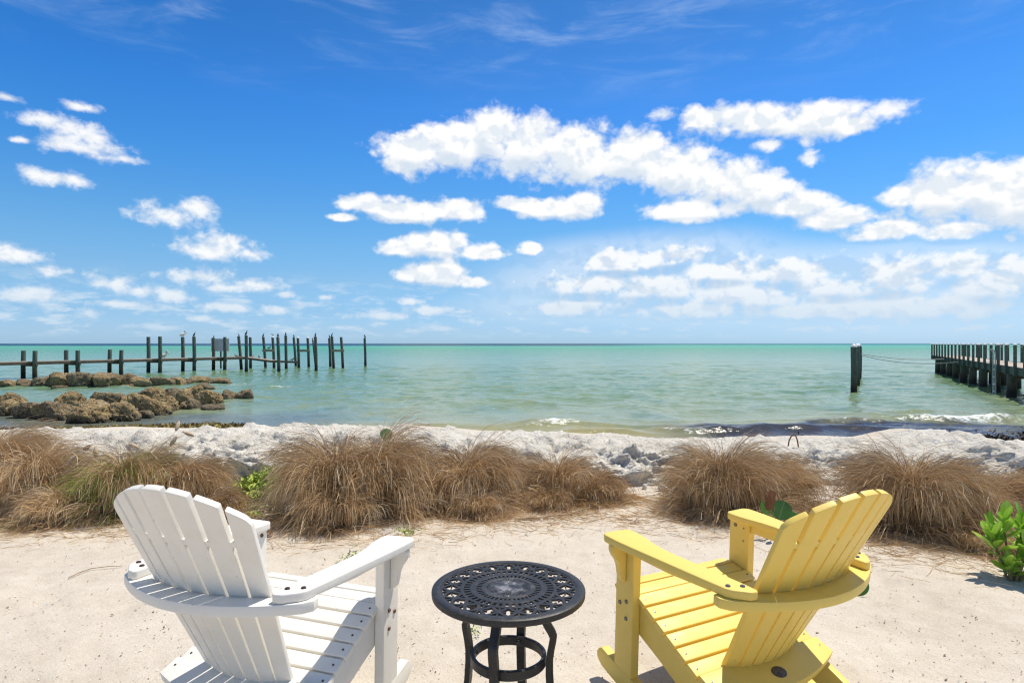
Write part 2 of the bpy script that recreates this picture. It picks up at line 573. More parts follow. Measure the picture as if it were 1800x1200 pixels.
def f_straw(k):
    a = k.n('ShaderNodeAttribute', attribute_name='tint', out=2)
    c = k.ramp(a, [(0.0, (0.20, 0.125, 0.062)), (0.3, (0.45, 0.288, 0.142)), (0.6, (0.69, 0.465, 0.232)), (0.85, (0.83, 0.635, 0.375)), (0.95, (0.78, 0.64, 0.45)),
                   (0.951, (0.20, 0.25, 0.05)), (1.0, (0.38, 0.43, 0.09))])
    tr = k.n('ShaderNodeBsdfTranslucent', {0: c})
    b = [n for n in k.t.nodes if n.type == 'BSDF_PRINCIPLED'][0]
    o = [n for n in k.t.nodes if n.type == 'OUTPUT_MATERIAL'][0]
    mx = k.n('ShaderNodeMixShader', {0: 0.16, 1: b.outputs[0], 2: tr})
    k.t.links.new(mx, o.inputs[0])
    return {'Base Color': c, 'Roughness': 0.6}


def f_wood_pile(k):
    p = pos(k)
    z = k.n('ShaderNodeSeparateXYZ', {0: p}, out=2)
    g = k.noise(k.vm('MULTIPLY', p, (1, 1, 0.12)), 22, 5, 0.65)
    n = k.noise(p, 5, 4, 0.6)
    c = k.ramp(g, [(0.3, (0.035, 0.045, 0.035)), (0.5, (0.085, 0.105, 0.08)), (0.7, (0.15, 0.17, 0.135))])
    w = k.step(k.m('ADD', z, k.m('MULTIPLY', n, 0.6)), 0.62, -0.35)
    c = k.mix(w, c, (0.055, 0.036, 0.019))
    w2 = k.step(k.m('ADD', z, k.m('MULTIPLY', n, 0.4)), WATER_Z + 0.75, WATER_Z + 0.45)
    c = k.mix(k.m('MULTIPLY', w2, 0.9), c, (0.018, 0.014, 0.010))
    return {'Base Color': c, 'bump': (g, 0.5, 0.02), 'Roughness': 0.8}


def f_plank(a, b):
    def f(k):
        p = pos(k)
        g = k.noise(k.vm('MULTIPLY', p, (1.0, 1.0, 3)), 3.5, 5, 0.7)
        s = k.noise(p, 30, 3, 0.6)
        c = k.mix(k.step(g, 0.35, 0.65), a, b)
        c = k.mix(k.m('MULTIPLY', k.step(s, 0.5, 0.7), 0.35), c, tuple(x * 0.5 for x in a))
        return {'Base Color': c, 'bump': (s, 0.3, 0.01), 'Roughness': 0.85}
    return f


def f_leaf(a, b, vein):
    def f(k):
        p = objco(k)
        n = k.noise(p, 30, 3, 0.6)
        r = rnd_obj(k)
        c = k.mix(k.m('MULTIPLY_ADD', n, 0.6, k.m('MULTIPLY', r, 0.5)), a, b)
        sx = k.n('ShaderNodeSeparateXYZ', {0: p}, out=0)
        c = k.mix(k.m('MULTIPLY', k.step(k.m('ABSOLUTE', sx), 0.0032, 0.0008), 0.8), c, vein)
        tr = k.n('ShaderNodeBsdfTranslucent', {0: c})
        bs = [q for q in k.t.nodes if q.type == 'BSDF_PRINCIPLED'][0]
        om = [q for q in k.t.nodes if q.type == 'OUTPUT_MATERIAL'][0]
        k.t.links.new(k.n('ShaderNodeMixShader', {0: 0.30, 1: bs.outputs[0], 2: tr}), om.inputs[0])
        return {'Base Color': c, 'bump': (n, 0.2, 0.004), 'Roughness': 0.42}
    return f


def f_plain(c1, c2, scale=20, rough=0.8):
    def f(k):
        n = k.noise(objco(k), scale, 4, 0.65)
        return {'Base Color': k.mix(k.step(n, 0.35, 0.65), c1, c2), 'bump': (n, 0.3, 0.01), 'Roughness': rough}
    return f


def f_tint2(stops):
    def f(k):
        a = k.n('ShaderNodeAttribute', attribute_name='tint', out=2)
        return {'Base Color': k.ramp(a, stops), 'Roughness': 0.8}
    return f


def f_water(k):
    p = pos(k)
    s = k.t.nodes.new('ShaderNodeSeparateXYZ')
    k.t.links.new(p, s.inputs[0])
    X, Y, Z = s.outputs
    wob = k.noise(k.vm('MULTIPLY', p, (0.02, 0.05, 0)), 1.0, 4, 0.6)
    wob2 = k.noise(k.vm('MULTIPLY', p, (0.40, 0.42, 0)), 1.0, 5, 0.68)
    # the bottom deepens away from the beach: colour of the water by distance offshore
    lg = k.m('LOGARITHM', k.m('MAXIMUM', k.m('ADD', Y, k.m('MULTIPLY', k.m('SUBTRACT', wob, 0.5), k.m('MULTIPLY', Y, 0.9))), 5.0), 10.0)
    f = k.step(lg, 1.0, 4.0, False)
    stops = [(math.log10(y) / 3 - 1 / 3, c) for y, c in (
        (10, (0.36, 0.30, 0.15)), (15.2, (0.34, 0.31, 0.16)), (17.5, (0.24, 0.28, 0.165)), (21, (0.195, 0.27, 0.155)), (30, (0.15, 0.25, 0.13)), (50, (0.125, 0.235, 0.095)),
        (85, (0.10, 0.235, 0.10)), (160, (0.085, 0.265, 0.135)), (420, (0.085, 0.36, 0.22)), (900, (0.015, 0.26, 0.20)), (1500, (0.004, 0.12, 0.12)), (5000, (0.006, 0.13, 0.14)))]
    c = k.ramp(f, stops)
    # olive and dark patches: wave chop's light and shade painted into the colour
    c = k.mix(k.m('MULTIPLY', k.step(wob2, 0.5, 0.68), k.step(Y, 120, 40, True, 0, 0.45)), c, (0.29, 0.31, 0.15))
    c = k.mix(k.m('MULTIPLY', k.step(wob2, 0.48, 0.32), k.step(Y, 200, 60, True, 0, 0.35)), c, (0.055, 0.17, 0.15))
    # deep channel: dark band along the horizon on the left
    chan = k.m('MULTIPLY', k.step(Y, 430, 700), k.step(k.m('DIVIDE', X, k.m('MAXIMUM', Y, 1.0)), 0.28, 0.10))
    c = k.mix(k.m('MULTIPLY', chan, 0.92), c, (0.002, 0.03, 0.055))
    # drifting weed along the beach on the right, and a bluish reflection painted onto the bay by the rocks
    yb = k.m('ADD', Y, k.m('MULTIPLY', k.m('SUBTRACT', wob2, 0.5), 3.2))
    weed = k.m('MULTIPLY', k.step(k.m('ADD', X, k.m('MULTIPLY', wob2, 4.0)), 4.6, 7.0), k.step(yb, 16.6, 15.6))
    c = k.mix(k.m('MULTIPLY', weed, 0.93), c, (0.030, 0.030, 0.045))
    bay = k.m('MULTIPLY', k.step(X, -3.5, -6.5), k.step(yb, 20, 17.5))
    c = k.mix(k.m('MULTIPLY', bay, 0.65), c, (0.075, 0.10, 0.12))
    # foam: breaking crests near the beach (stored on the mesh) and small whitecaps offshore
    fa = k.n('ShaderNodeAttribute', attribute_name='foam', out=2)
    fn = k.noise(k.vm('MULTIPLY', p, (1.0, 1.6, 1)), 5.0, 6, 0.75)
    foam = k.m('MULTIPLY', k.step(k.m('ADD', fa, k.m('MULTIPLY', k.m('SUBTRACT', fn, 0.5), 2.0)), 0.42, 0.80), 0.92)
    wc = k.noise(k.vm('MULTIPLY', p, (0.55, 0.75, 0)), 1.0, 5, 0.66)
    wc2 = k.noise(k.vm('MULTIPLY', p, (0.035, 0.05, 0)), 1.0, 2, 0.5)
    caps = k.m('MULTIPLY', k.step(k.m('ADD', wc, k.m('MULTIPLY', k.m('SUBTRACT', wc2, 0.5), 0.20)), 0.69, 0.74), k.step(Y, 17, 22))
    foam = k.m('MAXIMUM', foam, k.m('MULTIPLY', caps, 0.75))
    c = k.mix(foam, c, (0.82, 0.84, 0.82))
    b1 = k.noise(k.vm('MULTIPLY', p, (1.3, 2.8, 1)), 1.6, 4, 0.6)
    b2 = k.noise(k.vm('MULTIPLY', p, (0.34, 0.30, 1)), 1.0, 5, 0.62)
    h = k.m('ADD', k.m('MULTIPLY', b1, 0.036), k.m('MULTIPLY', b2, k.step(Y, 45, 130, True, 0.0, 0.75)))
    return {'Base Color': c, 'bump': (h, 1.0, 1.0), 'Roughness': k.m('MAXIMUM', k.step(Y, 15, 300, True, 0.10, 0.32), k.m('MULTIPLY', foam, 0.8)), 'IOR': 1.333, 'Specular IOR Level': 0.24}


M_sand = material('sand', f_sand)
M_ledge = material('marl_ledge', f_ledge)
M_rock = material('limestone_rock', f_rock)
M_white = material('white_plastic', f_plastic((0.81, 0.772, 0.69), (0.52, 0.46, 0.36)))
M_yellow = material('yellow_plastic', f_plastic((0.84, 0.605, 0.130), (0.62, 0.45, 0.15)))
M_iron = material('black_iron', f_iron, Metallic=0.0)
M_bolt_rust = material('rusty_bolt', f_bolt(0.18), Metallic=0.7)
M_bolt = material('steel_bolt', f_bolt(-0.1), Metallic=0.8)
M_straw = material('straw', f_straw)
M_pile = material('piling_wood', f_wood_pile)
M_plank = material('weathered_plank', f_plank((0.24, 0.19, 0.14), (0.40, 0.33, 0.26)))
M_darkplank = material('dark_plank', f_plank((0.07, 0.055, 0.04), (0.14, 0.11, 0.08)))
M_deck = material('pale_deck', f_plank((0.50, 0.42, 0.33), (0.62, 0.53, 0.43)))
M_green = material('green_treated_timber', f_plank((0.06, 0.08, 0.065), (0.11, 0.135, 0.11)))
M_cap = material('white_cap', f_plain((0.78, 0.78, 0.76), (0.66, 0.66, 0.64), 8, 0.5))
M_metal = material('galvanised_metal', f_plain((0.42, 0.43, 0.44), (0.30, 0.31, 0.32), 12, 0.4), Metallic=0.6)
M_panel = material('pale_panel', f_plain((0.55, 0.57, 0.60), (0.45, 0.47, 0.50), 3, 0.6))
M_rope = material('rope', f_plain((0.50, 0.47, 0.42), (0.36, 0.33, 0.29), 40, 0.9))
M_rust = material('rust', f_plain((0.20, 0.075, 0.03), (0.11, 0.045, 0.02), 30, 0.9))
M_leaf = material('shrub_leaf', f_leaf((0.17, 0.40, 0.025), (0.42, 0.62, 0.075), (0.50, 0.64, 0.18)), Transmission_Weight=0.0)
M_grape = material('sea_grape_leaf', f_leaf((0.045, 0.15, 0.025), (0.11, 0.24, 0.05), (0.25, 0.36, 0.12)))
M_grapered = material('red_leaf', f_leaf((0.15, 0.055, 0.025), (0.22, 0.085, 0.035), (0.30, 0.13, 0.06)))
M_stem = material('plant_stem', f_plain((0.16, 0.15, 0.06), (0.26, 0.20, 0.11), 40, 0.8))
M_dryleaf = material('dry_leaf', f_leaf((0.26, 0.10, 0.045), (0.38, 0.19, 0.09), (0.40, 0.24, 0.13)))
M_stick = material('dry_stick', f_plain((0.40, 0.28, 0.16), (0.27, 0.18, 0.10), 25, 0.9))
M_whiterock = material('white_rock', f_plain((0.72, 0.70, 0.66), (0.55, 0.53, 0.48), 30, 0.9))
M_bird = material('dark_feathers', f_plain((0.030, 0.027, 0.025), (0.060, 0.052, 0.045), 30, 0.7))
M_birdbrown = material('brown_feathers', f_plain((0.16, 0.125, 0.10), (0.27, 0.22, 0.18), 25, 0.8))
M_birdpale = material('pale_feathers', f_plain((0.72, 0.70, 0.64), (0.58, 0.55, 0.48), 25, 0.8))
M_weed = material('washed_up_weed', f_tint2([(0, (0.022, 0.014, 0.011)), (0.55, (0.075, 0.045, 0.022)), (0.8, (0.25, 0.19, 0.05)), (1, (0.37, 0.31, 0.09))]))
M_grit = material('shell_grit', f_tint2([(0, (0.10, 0.065, 0.04)), (0.45, (0.27, 0.19, 0.12)), (0.6, (0.62, 0.58, 0.50)), (0.97, (0.80, 0.78, 0.74)), (0.985, (0.10, 0.28, 0.42)), (1, (0.10, 0.28, 0.42))]))
M_vine = material('vine_leaf', f_tint2([(0, (0.16, 0.26, 0.03)), (0.6, (0.36, 0.46, 0.075)), (1, (0.55, 0.56, 0.13))]))
M_badge = material('badge', f_plain((0.035, 0.03, 0.028), (0.13, 0.11, 0.09), 140, 0.6))
M_seed = material('seed_head', f_plain((0.62, 0.48, 0.33), (0.48, 0.35, 0.22), 60, 0.9))
M_water = material('sea_water', f_water)


# ------------------------------------------------------------------ ground: one sheet of sand running down under the sea
def shore_y(x):
    return 13.4 + 2.4 * sstep(-3.0, -7.5, x) + 0.25 * np.sin(np.asarray(x) * 0.7)


def crest_h(x):
    """height of the eroded bank along the beach"""
    x = np.asarray(x, float)
    xs = [-14, -8, -6.0, -5.2, -4.2, -3.3, -2.2, -1.2, -0.4, 0.5, 1.3, 1.9, 2.6, 3.3, 4.0, 4.6, 5.15, 5.6, 6.2, 9, 14]
    zs = [.28, .30, .33, .37, .35, .37, .40, .39, .33, .30, .28, .22, .22, .24, .26, .24, .36, .22, .18, .18, .2]
    return np.interp(x, xs, zs)


def ground_z(x, y):
    x, y = np.broadcast_arrays(np.asarray(x, float), np.asarray(y, float))
    z = 0.030 * fbm(x * 0.9, y * 0.9, 0, 3, 0.5, 1) + 0.022 * fbm(x * 3.1, y * 3.1, 0.5, 3, 0.55, 9) - 0.030 * sstep(0.22, 0.55, gnoise(x * 3.4 + 7, y * 3.0, 2.2, 19))
    fade = sstep(9, 6, y)
    z = z * (0.35 + 0.65 * fade)
    z = z + (crest_h(x) - 0.10) * sstep(6.1, 7.1, y)
    ys = shore_y(x)
    s = np.clip((y - 8.0) / (ys - 8.0), 0, 1)
    z = z - (crest_h(x) + 0.72) * (s ** 0.8) * sstep(0, 0.25, s) * (y > 8.0)
    z = z - 1.3 * sstep(0, 14, y - ys) - 0.03 * np.clip(y - ys, 0, 40)
    return z


def make_ground():
    xs = np.concatenate([-np.geomspace(4000, 12, 24), np.arange(-11, 11.01, 0.045), np.geomspace(12, 4000, 24)])
    ys = np.concatenate([-np.geomspace(4000, 1, 20), np.arange(-0.5, 2.2, 0.3), np.arange(2.3, 7.2, 0.045), np.arange(7.3, 18, 0.2), np.geomspace(19, 5000, 22)])
    X, Y = np.meshgrid(xs, ys)
    Z = ground_z(np.clip(X, -60, 60), np.clip(Y, -60, 60))
    me = mesh_np('sand', np.stack([X, Y, Z], -1).reshape(-1, 3), grid_faces(len(ys), len(xs)))
    tag(obj('ground', me, M_sand), kind='structure', label='pale beach sand sloping down under the sea')


def make_ledge():
    xs = np.arange(-12, 12.01, 0.030)
    # rows run up the broken face, over the crest and back
    ts = np.concatenate([np.linspace(0, 1, 46), 1 + np.linspace(0.02, 1, 40)[0:]])
    X, T = np.meshgrid(xs, ts)
    y0 = 5.98 + 0.28 * fbm(X * 0.55, 3.1, 0, 3, 0.5, 21) + 0.14 * fbm(X * 2.2, 1.0, 0, 2, 0.5, 22)
    h = crest_h(X) + 0.03 * fbm(X * 1.7, 8.1, 0, 3, 0.5, 23)
    f = np.clip(T, 0, 1)
    b = np.clip(T - 1, 0, 1)
    Y = y0 + 0.95 * f ** 1.6 + 1.6 * b
    Z = -0.06 + (h + 0.06) * f ** 0.75 - 0.16 * b ** 1.5
    # lumps, hollows and pits
    amp = np.sin(np.pi * np.clip(f, 0, 1) * 0.92 + 0.12) * (1 - 0.55 * b)
    bil = np.abs(fbm(X * 1.9, Y * 1.9, Z * 2.6, 4, 0.55, 31))
    bil2 = np.abs(fbm(X * 7.5, Y * 7.5, Z * 7.5, 3, 0.6, 35))
    hol = sstep(0.05, 0.42, fbm(X * 1.25, Z * 2.0, 4.0, 3, 0.5, 41))
    side = sstep(0.9, 2.0, X) * sstep(2.6, 1.6, X)
    Y = Y + amp * (-0.40 * bil - 0.12 * bil2 + (0.34 + 0.25 * side) * hol)
    lum = np.abs(fbm(X * 2.1, Y * 2.6, 0, 4, 0.55, 51))
    Z = Z + amp * (0.20 * (bil - 0.16) + 0.09 * (bil2 - 0.15) - 0.07 * hol) + sstep(0.45, 1.0, T) * (0.15 * (lum - 0.20) + 0.06 * (bil2 - 0.15)) * (1 - 0.6 * b)
    Z[0, :] = -0.25
    Z[-1, :] = ground_z(xs, Y[-1]) - 0.25
    me = mesh_np('marl', np.stack([X, Y, Z], -1).reshape(-1, 3), grid_faces(len(ts), len(xs)))
    tag(obj('bank', me, M_ledge), kind='structure', label='low eroded pale bank between the sand and the sea')


def make_water():
    # rows get closer together towards the beach, where ripples can be seen one by one
    v = np.concatenate([np.linspace(235, 120, 260), np.linspace(119.7, 45, 190)[0:], np.linspace(44.6, 7.0, 90)])
    ys = (CH - WATER_Z) * F / v
    u = np.concatenate([np.linspace(-3.2, -1.02, 16)[:-1], np.linspace(-1.0, 1.0, 520), np.linspace(1.02, 3.2, 16)[1:]])
    Uu, Yy = np.meshgrid(u, ys)
    X = Uu * Yy
    Y = Yy + 0 * X
    dy = np.gradient(ys)[:, None]
    Z = np.zeros_like(X)
    for wl, amp, sd_, ang in ((5.2, .10, 61, .10), (2.6, .13, 62, -.25), (1.35, .095, 63, .2), (0.72, .050, 64, -.1), (0.40, .024, 65, .3)):
        xa = X * math.cos(ang) + Y * math.sin(ang)
        ya = -X * math.sin(ang) + Y * math.cos(ang)
        n = gnoise(xa / (wl * 1.5), ya / wl, 0, sd_) + 0.6 * gnoise(xa / (wl * 0.8), ya / wl * 1.1, 5, sd_)
        rdg = 0.35 - np.abs(n)
        fade = sstep(0.55, 0.16, dy / wl) * sstep(1.0, 0.3, 2 * Yy / 520 / wl)
        Z += amp * 1.5 * rdg * fade
    ys_ = shore_y(X)
    calm = 0.62 + 0.38 * sstep(15.5, 24, Y)
    bay = 1 - 0.65 * sstep(-5, -8, X) * sstep(24, 18, Y)
    Z = Z * calm * bay
    foam = np.zeros_like(X)
    # breakers: (x, y, half length, half depth, height, foam)
    for bx, by, hx, hy, hh, fo in ((1.10, 15.7, 1.1, 0.36, 0.16, 0.62), (0.2, 15.9, 2.0, .45, .08, 0.0), (4.1, 14.75, 1.0, 0.25, 0.12, 0.50), (2.0, 14.6, 1.6, 0.25, 0.11, 0.28), (5.6, 15.0, 1.5, .3, .10, .3),
                                   (11.9, 16.6, 2.1, 0.45, 0.20, 0.75), (9.0, 16.2, 1.3, 0.35, 0.14, 0.45), (14.5, 17.0, 2.0, 0.4, 0.14, 0.4), (11.8, 18.6, 1.2, 0.3, 0.12, 0.42), (10.6, 18.3, .6, .25, .08, .4),
                                   (7.5, 15.2, 2.5, .4, .10, .1), (10.5, 16.9, 5.0, .22, .06, .36), (8.5, 15.9, 4.0, .2, .05, .33), (3.0, 15.3, 3.0, .2, .06, .30), (-9.2, 15.6, 1.3, .25, .02, .48), (-8.0, 15.7, 0.9, .2, .02, .45), (-11.2, 29.6, 1.6, .4, .03, .52), (-13.5, 31.2, 1.2, .4, .03, .5), (-18.5, 29.3, 2.5, .3, .02, .42),
                                   (15.0, 29.2, 1.2, .5, .05, .4), (16.8, 33.0, 1.2, .5, .05, .45), (17.2, 27.6, 1.0, .4, .05, .4), (13.2, 27.2, 1.3, .4, .06, .35), (16.0, 23.5, 1.6, .4, .05, .30)):
        yy = by + 0.16 * np.sin((X - bx) * 2.1 + bx) + 0.35 * gnoise(X * 0.9, bx, 0, 71)
        e = np.exp(-((X - bx) / hx) ** 2)
        g = np.where(Y < yy, np.exp(-((Y - yy) / (hy * 0.55)) ** 2), np.exp(-((Y - yy) / (hy * 1.5)) ** 2))
        Z = Z + hh * e * g
        gf = np.where(Y < yy + 0.02, np.exp(-((Y - yy) / (hy * 0.9)) ** 2), np.exp(-((Y - yy) / (hy * 0.5)) ** 2))
        foam = np.maximum(foam, fo * e * gf)
    # lace of foam where the water meets the sand
    foam = np.maximum(foam, 0.40 * np.exp(-((Y - ys_ - 0.1) / 0.22) ** 2))
    # join the flat far sheet
    Z = Z * sstep(300, 160, Y) + WATER_Z
    nr, nc = X.shape
    farx = u
    vs = [np.stack([X, Y, Z], -1).reshape(-1, 3)]
    fs = [grid_faces(nr, nc)]
    yl = [ys[-1] * f for f in (1.0, 2, 5, 15, 50, 100)]
    off = nr * nc
    U2, Y2 = np.meshgrid(u, np.array(yl[1:]))
    vs.append(np.stack([U2 * Y2, Y2, np.full_like(U2, WATER_Z)], -1).reshape(-1, 3))
    base = (nr - 1) * nc
    idx = np.concatenate([np.arange(base, base + nc)[None], off + np.arange((len(yl) - 1) * nc).reshape(-1, nc)])
    q = np.stack([idx[:-1, :-1], idx[:-1, 1:], idx[1:, 1:], idx[1:, :-1]], -1).reshape(-1, 4)
    fs.append(q)
    V = np.concatenate(vs)
    me = mesh_np('sea', V, np.concatenate(fs))
    fo = np.zeros(len(V))
    fo[:nr * nc] = foam.ravel()
    me.attributes.new('foam', 'FLOAT', 'POINT').data.foreach_set('value', fo.astype(np.float32))
    tag(obj('water', me, M_water), kind='structure', label='green and turquoise sea with small wind waves')


make_ground()
make_ledge()
make_water()


# ------------------------------------------------------------------ rocking chairs
def lerp_tab(z, tab):
    return np.interp(z, [t[0] for t in tab], [t[1] for t in tab])


LEV = (0.262, 0.608, 0.787, 0.94)
GAPX = [(.0265, .079, .131), (.035, .104, .174), (.039, .115, .191), (.042, .124, .205)]   # gap centres at each level
EDGE = (.180, .235, .256, .275)


def back_y(x, z):
    """rear face of the fan back: leans back and wraps round the sitter"""
    yc = -0.652 - 0.509 * (z - 0.608)
    rad = np.interp(z, [0.26, 0.6, 0.9], [0.42, 0.60, 0.66])
    return yc + x * x / (2 * rad)


def slat_edge(i, z):
    """x of the i-th boundary (-4..4, no zero) at height z"""
    s = 1 if i > 0 else -1
    a = abs(i)
    if a == 4:
        return s * np.interp(z, LEV, EDGE)
    return s * np.interp(z, LEV, [g[a - 1] for g in GAPX])


def back_slat(j):
    """j = -3..3; boundaries on each side, cut to an arched top"""
    lo_i = {-3: -4, -2: -3, -1: -2, 0: -1, 1: 1, 2: 2, 3: 3}[j]
    hi_i = {-3: -3, -2: -2, -1: -1, 0: 1, 1: 2, 2: 3, 3: 4}[j]
    zs = np.concatenate([np.linspace(0.250, 0.608, 9), np.linspace(0.64, 0.84, 6), np.linspace(0.855, 0.948, 10)])
    bm = bmesh.new()
    nc = 6
    rows = []
    for r, z in enumerate(zs):
        g = np.interp(z, [0.26, 0.6, 0.76, 0.80, 0.95], [.0036, .0046, .0048, .0074, .0082])
        a, b = slat_edge(lo_i, z), slat_edge(hi_i, z)
        if abs(lo_i) != 4:
            a += g
        if abs(hi_i) != 4:
            b -= g
        rows.append((a, b))

    def ztop(x):
        ax = abs(x)
        zt = 0.946 - 1.22 * ax * ax
        if ax > 0.255:
            q = min(1, (ax - 0.255) / 0.022)
            zt -= 0.020 * (1 - math.sqrt(max(0, 1 - q * q)))
        return zt
    fr, bk = [], []
    T = 0.022
    nrm = Vector((0, 0.891, 0.454))
    for r, z in enumerate(zs):
        a, b = rows[r]
        f_, b_ = [], []
        for c in range(nc + 1):
            x = a + (b - a) * c / nc
            xt = x
            zt = ztop(xt)
            zz = 0.250 + (z - 0.250) / (0.948 - 0.250) * (zt - 0.250)
            # let the width follow the height actually reached
            a2, b2 = np.interp(zz, zs, [q[0] for q in rows]), np.interp(zz, zs, [q[1] for q in rows])
            x = a2 + (b2 - a2) * c / nc
            y = back_y(x, zz)
            p = Vector((x, y, zz))
            slope = x / 0.6
            n2 = Vector((-slope, 0.891, 0.454)).normalized()
            b_.append(bm.verts.new(p))
            f_.append(bm.verts.new(p + n2 * T))
        fr.append(f_)
        bk.append(b_)
    for r in range(len(zs) - 1):
        for c in range(nc):
            bm.faces.new((bk[r][c], bk[r][c + 1], bk[r + 1][c + 1], bk[r + 1][c]))
            bm.faces.new((fr[r][c + 1], fr[r][c], fr[r + 1][c], fr[r + 1][c + 1]))
        bm.faces.new((bk[r][0], bk[r + 1][0], fr[r + 1][0], fr[r][0]))
        bm.faces.new((bk[r][nc], fr[r][nc], fr[r + 1][nc], bk[r + 1][nc]))
    for c in range(nc):
        bm.faces.new((bk[-1][c], bk[-1][c + 1], fr[-1][c + 1], fr[-1][c]))
        bm.faces.new((bk[0][c], fr[0][c], fr[0][c + 1], bk[0][c + 1]))
    bmesh.ops.recalc_face_normals(bm, faces=bm.faces)
    es = [e for e in bm.edges if len(e.link_faces) == 2 and e.calc_face_angle() > R(50)]
    bmesh.ops.bevel(bm, geom=es, offset=0.003, segments=2, profile=0.6, affect='EDGES', clamp_overlap=True)
    return finish(bm, 'back_slat', 40)


SEAT_D = Vector((0, -0.906, -0.423))
SEAT_N = Vector((0, -0.423, 0.906)).normalized()
SEAT_N = Vector((0, 0.423, 0.906)) if False else Vector((0, -0.423, 0.906))


def seat_pt(k):
    """top rear edge of seat slat k on the sloping seat"""
    p = Vector((0, -0.148, 0.380)) + SEAT_D * (0.0615 * (k - 2))
    return p


def build_chair(mat, boltm, loc, yaw, pitch, label):
    root = empty('rocking_chair', (loc[0], loc[1], loc[2]), label, 'chair', 'fan-backed rocking chairs facing the sea', (R(pitch), 0, R(yaw)))

    def part(name, me, parent=root, **kw):
        return obj(name, me, mat, parent, **kw)
    bolt_me = lathe('bolt', [(0.0001, 0.0035), (0.0032, 0.0036), (0.0036, 0.0046), (0.0066, 0.0042), (0.0082, 0.0022), (0.0084, -0.004)], 14, cap=False)
    bolt_me.materials.append(boltm)
    screw_me = lathe('screw', [(0.0001, 0.0010), (0.0030, 0.0013), (0.0042, 0.0008), (0.0044, -0.003)], 10, cap=False)
    screw_me.materials.append(boltm)

    def bolt(parent, p, n, me=bolt_me, name='bolt'):
        q = Vector(n).to_track_quat('Z', 'Y').to_euler()
        return obj(name, me, None, parent, loc=p, rot=q)
    # fan back: seven slats, joined by small bridges half way up
    for j in range(-3, 4):
        part('back_slat', back_slat(j))
    for i in (-3, -2, -1, 1, 2, 3):
        z0, z1 = 0.768, 0.786
        bm = bmesh.new()
        vs = []
        for z in (z0, z1):
            x = slat_edge(i, z)
            for dx, t in ((-.0078, .002), (.0078, .002), (.0078, .0185), (-.0078, .0185)):
                y = back_y(x + dx, z)
                vs.append(bm.verts.new((x + dx, y + 0.891 * t, z + 0.454 * t)))
        for f in ((0, 3, 2, 1), (4, 5, 6, 7), (0, 1, 5, 4), (1, 2, 6, 5), (2, 3, 7, 6), (3, 0, 4, 7)):
            bm.faces.new([vs[q] for q in f])
        part('slat_bridge', finish(bm, 'slat_bridge', 0))
    # curved rails that carry the back
    xs = np.linspace(-0.238, 0.238, 19)
    front = [(x, back_y(x, 0.60) - 0.0015) for x in xs]
    rear = []
    for t in np.linspace(1, -1, 25):
        x = 0.352 * t
        rear.append((x, -0.728 + 0.118 * t * t))
    pts = front + [(0.272, -0.548), (0.365, -0.548), (0.372, -0.580)] + rear + [(-0.372, -0.580), (-0.365, -0.548), (-0.272, -0.548)]
    up_rail = part('upper_rail', prism('upper_rail', pts, 0.566, 0.5985, 'xyz', 0.004, 2, 35))
    # lower rail lies on the seat slope just behind the last slat
    c0 = Vector((0, -0.437, 0.262))
    sl = math.atan2(0.050, 0.16)
    xs2 = np.linspace(-0.182, 0.182, 15)
    fr2 = [(x, (back_y(x, 0.252) - (-0.437)) + 0.004) for x in xs2]
    rr2 = [(0.305 * t, -0.138 + 0.062 * t * t) for t in np.linspace(1, -1, 21)]
    pts2 = fr2 + [(0.200, 0.0), (0.302, 0.0)] + rr2 + [(-0.302, 0.0), (-0.200, 0.0)]
    me = prism('lower_rail', pts2, -0.034, 0.0, 'xyz', 0.004, 2, 35)
    me.transform(Matrix.Translation(c0) @ Matrix.Rotation(sl, 4, 'X'))
    low_rail = part('lower_rail', me)
    M_low = Matrix.Translation(c0) @ Matrix.Rotation(sl, 4, 'X')
    lown = (M_low.to_3x3() @ Vector((0, 0, 1)))
    # round maker's badge let into the rail
    bp = M_low @ Vector((0.0, -0.082, 0.0008))
    bd = obj('badge', lathe('badge', [(0.0305, -0.003), (0.0305, 0.0006), (0.0285, 0.0016), (0.0001, 0.0016)], 28), M_badge, low_rail,
             loc=bp, rot=lown.to_track_quat('Z', 'Y').to_euler(), scale=(1, 0.78, 1))
    for s in (-1, 1):
        bolt(low_rail, M_low @ Vector((s * 0.277, -0.036, 0.0005)), lown, screw_me, 'screw')
    # seat slats, curling over at the front edge
    W2 = 0.302
    for k in range(-1, 8):
        if k >= 1:
            p = seat_pt(k) - Vector((0, 0, 0.006 if k == 1 else 0))
            d = -SEAT_D
            w = 0.0535
            n = Vector((0, -d.z, d.y)).normalized()
            if k == 1:
                d = Vector((0, 0.97, 0.24)).normalized()
                n = Vector((0, -d.z, d.y))
        elif k == 0:
            p, d = Vector((0, -0.034, 0.415)), Vector((0, 0.998, -0.06)).normalized()
            w = 0.050
            n = Vector((0, -d.z, d.y))
        else:
            p, d = Vector((0, 0.024, 0.409)), Vector((0, 0.80, -0.60)).normalized()
            w = 0.046
            n = Vector((0, -d.z, d.y))
        ww = W2 if k >= 2 else 0.286
        me = box('seat_slat', (-ww, 0, -0.022), (ww, w, 0), 0.0045, 3)
        me.transform(Matrix(((1, 0, 0, p.x), (0, d.y, n.y, p.y), (0, d.z, n.z, p.z), (0, 0, 0, 1))))
        sp_ = part('seat_slat', me)
        for s in (-1, 1):
            if k >= 2:
                bolt(sp_, p + d * (w * 0.5) + n * 0.0004 + Vector((s * 0.278, 0, 0)), n, screw_me, 'screw')
    # stringers: deep boards under the slats that run down to the rockers behind
    top = [(-0.005, 0.380), (-0.070, 0.378), (-0.125, 0.3655)]
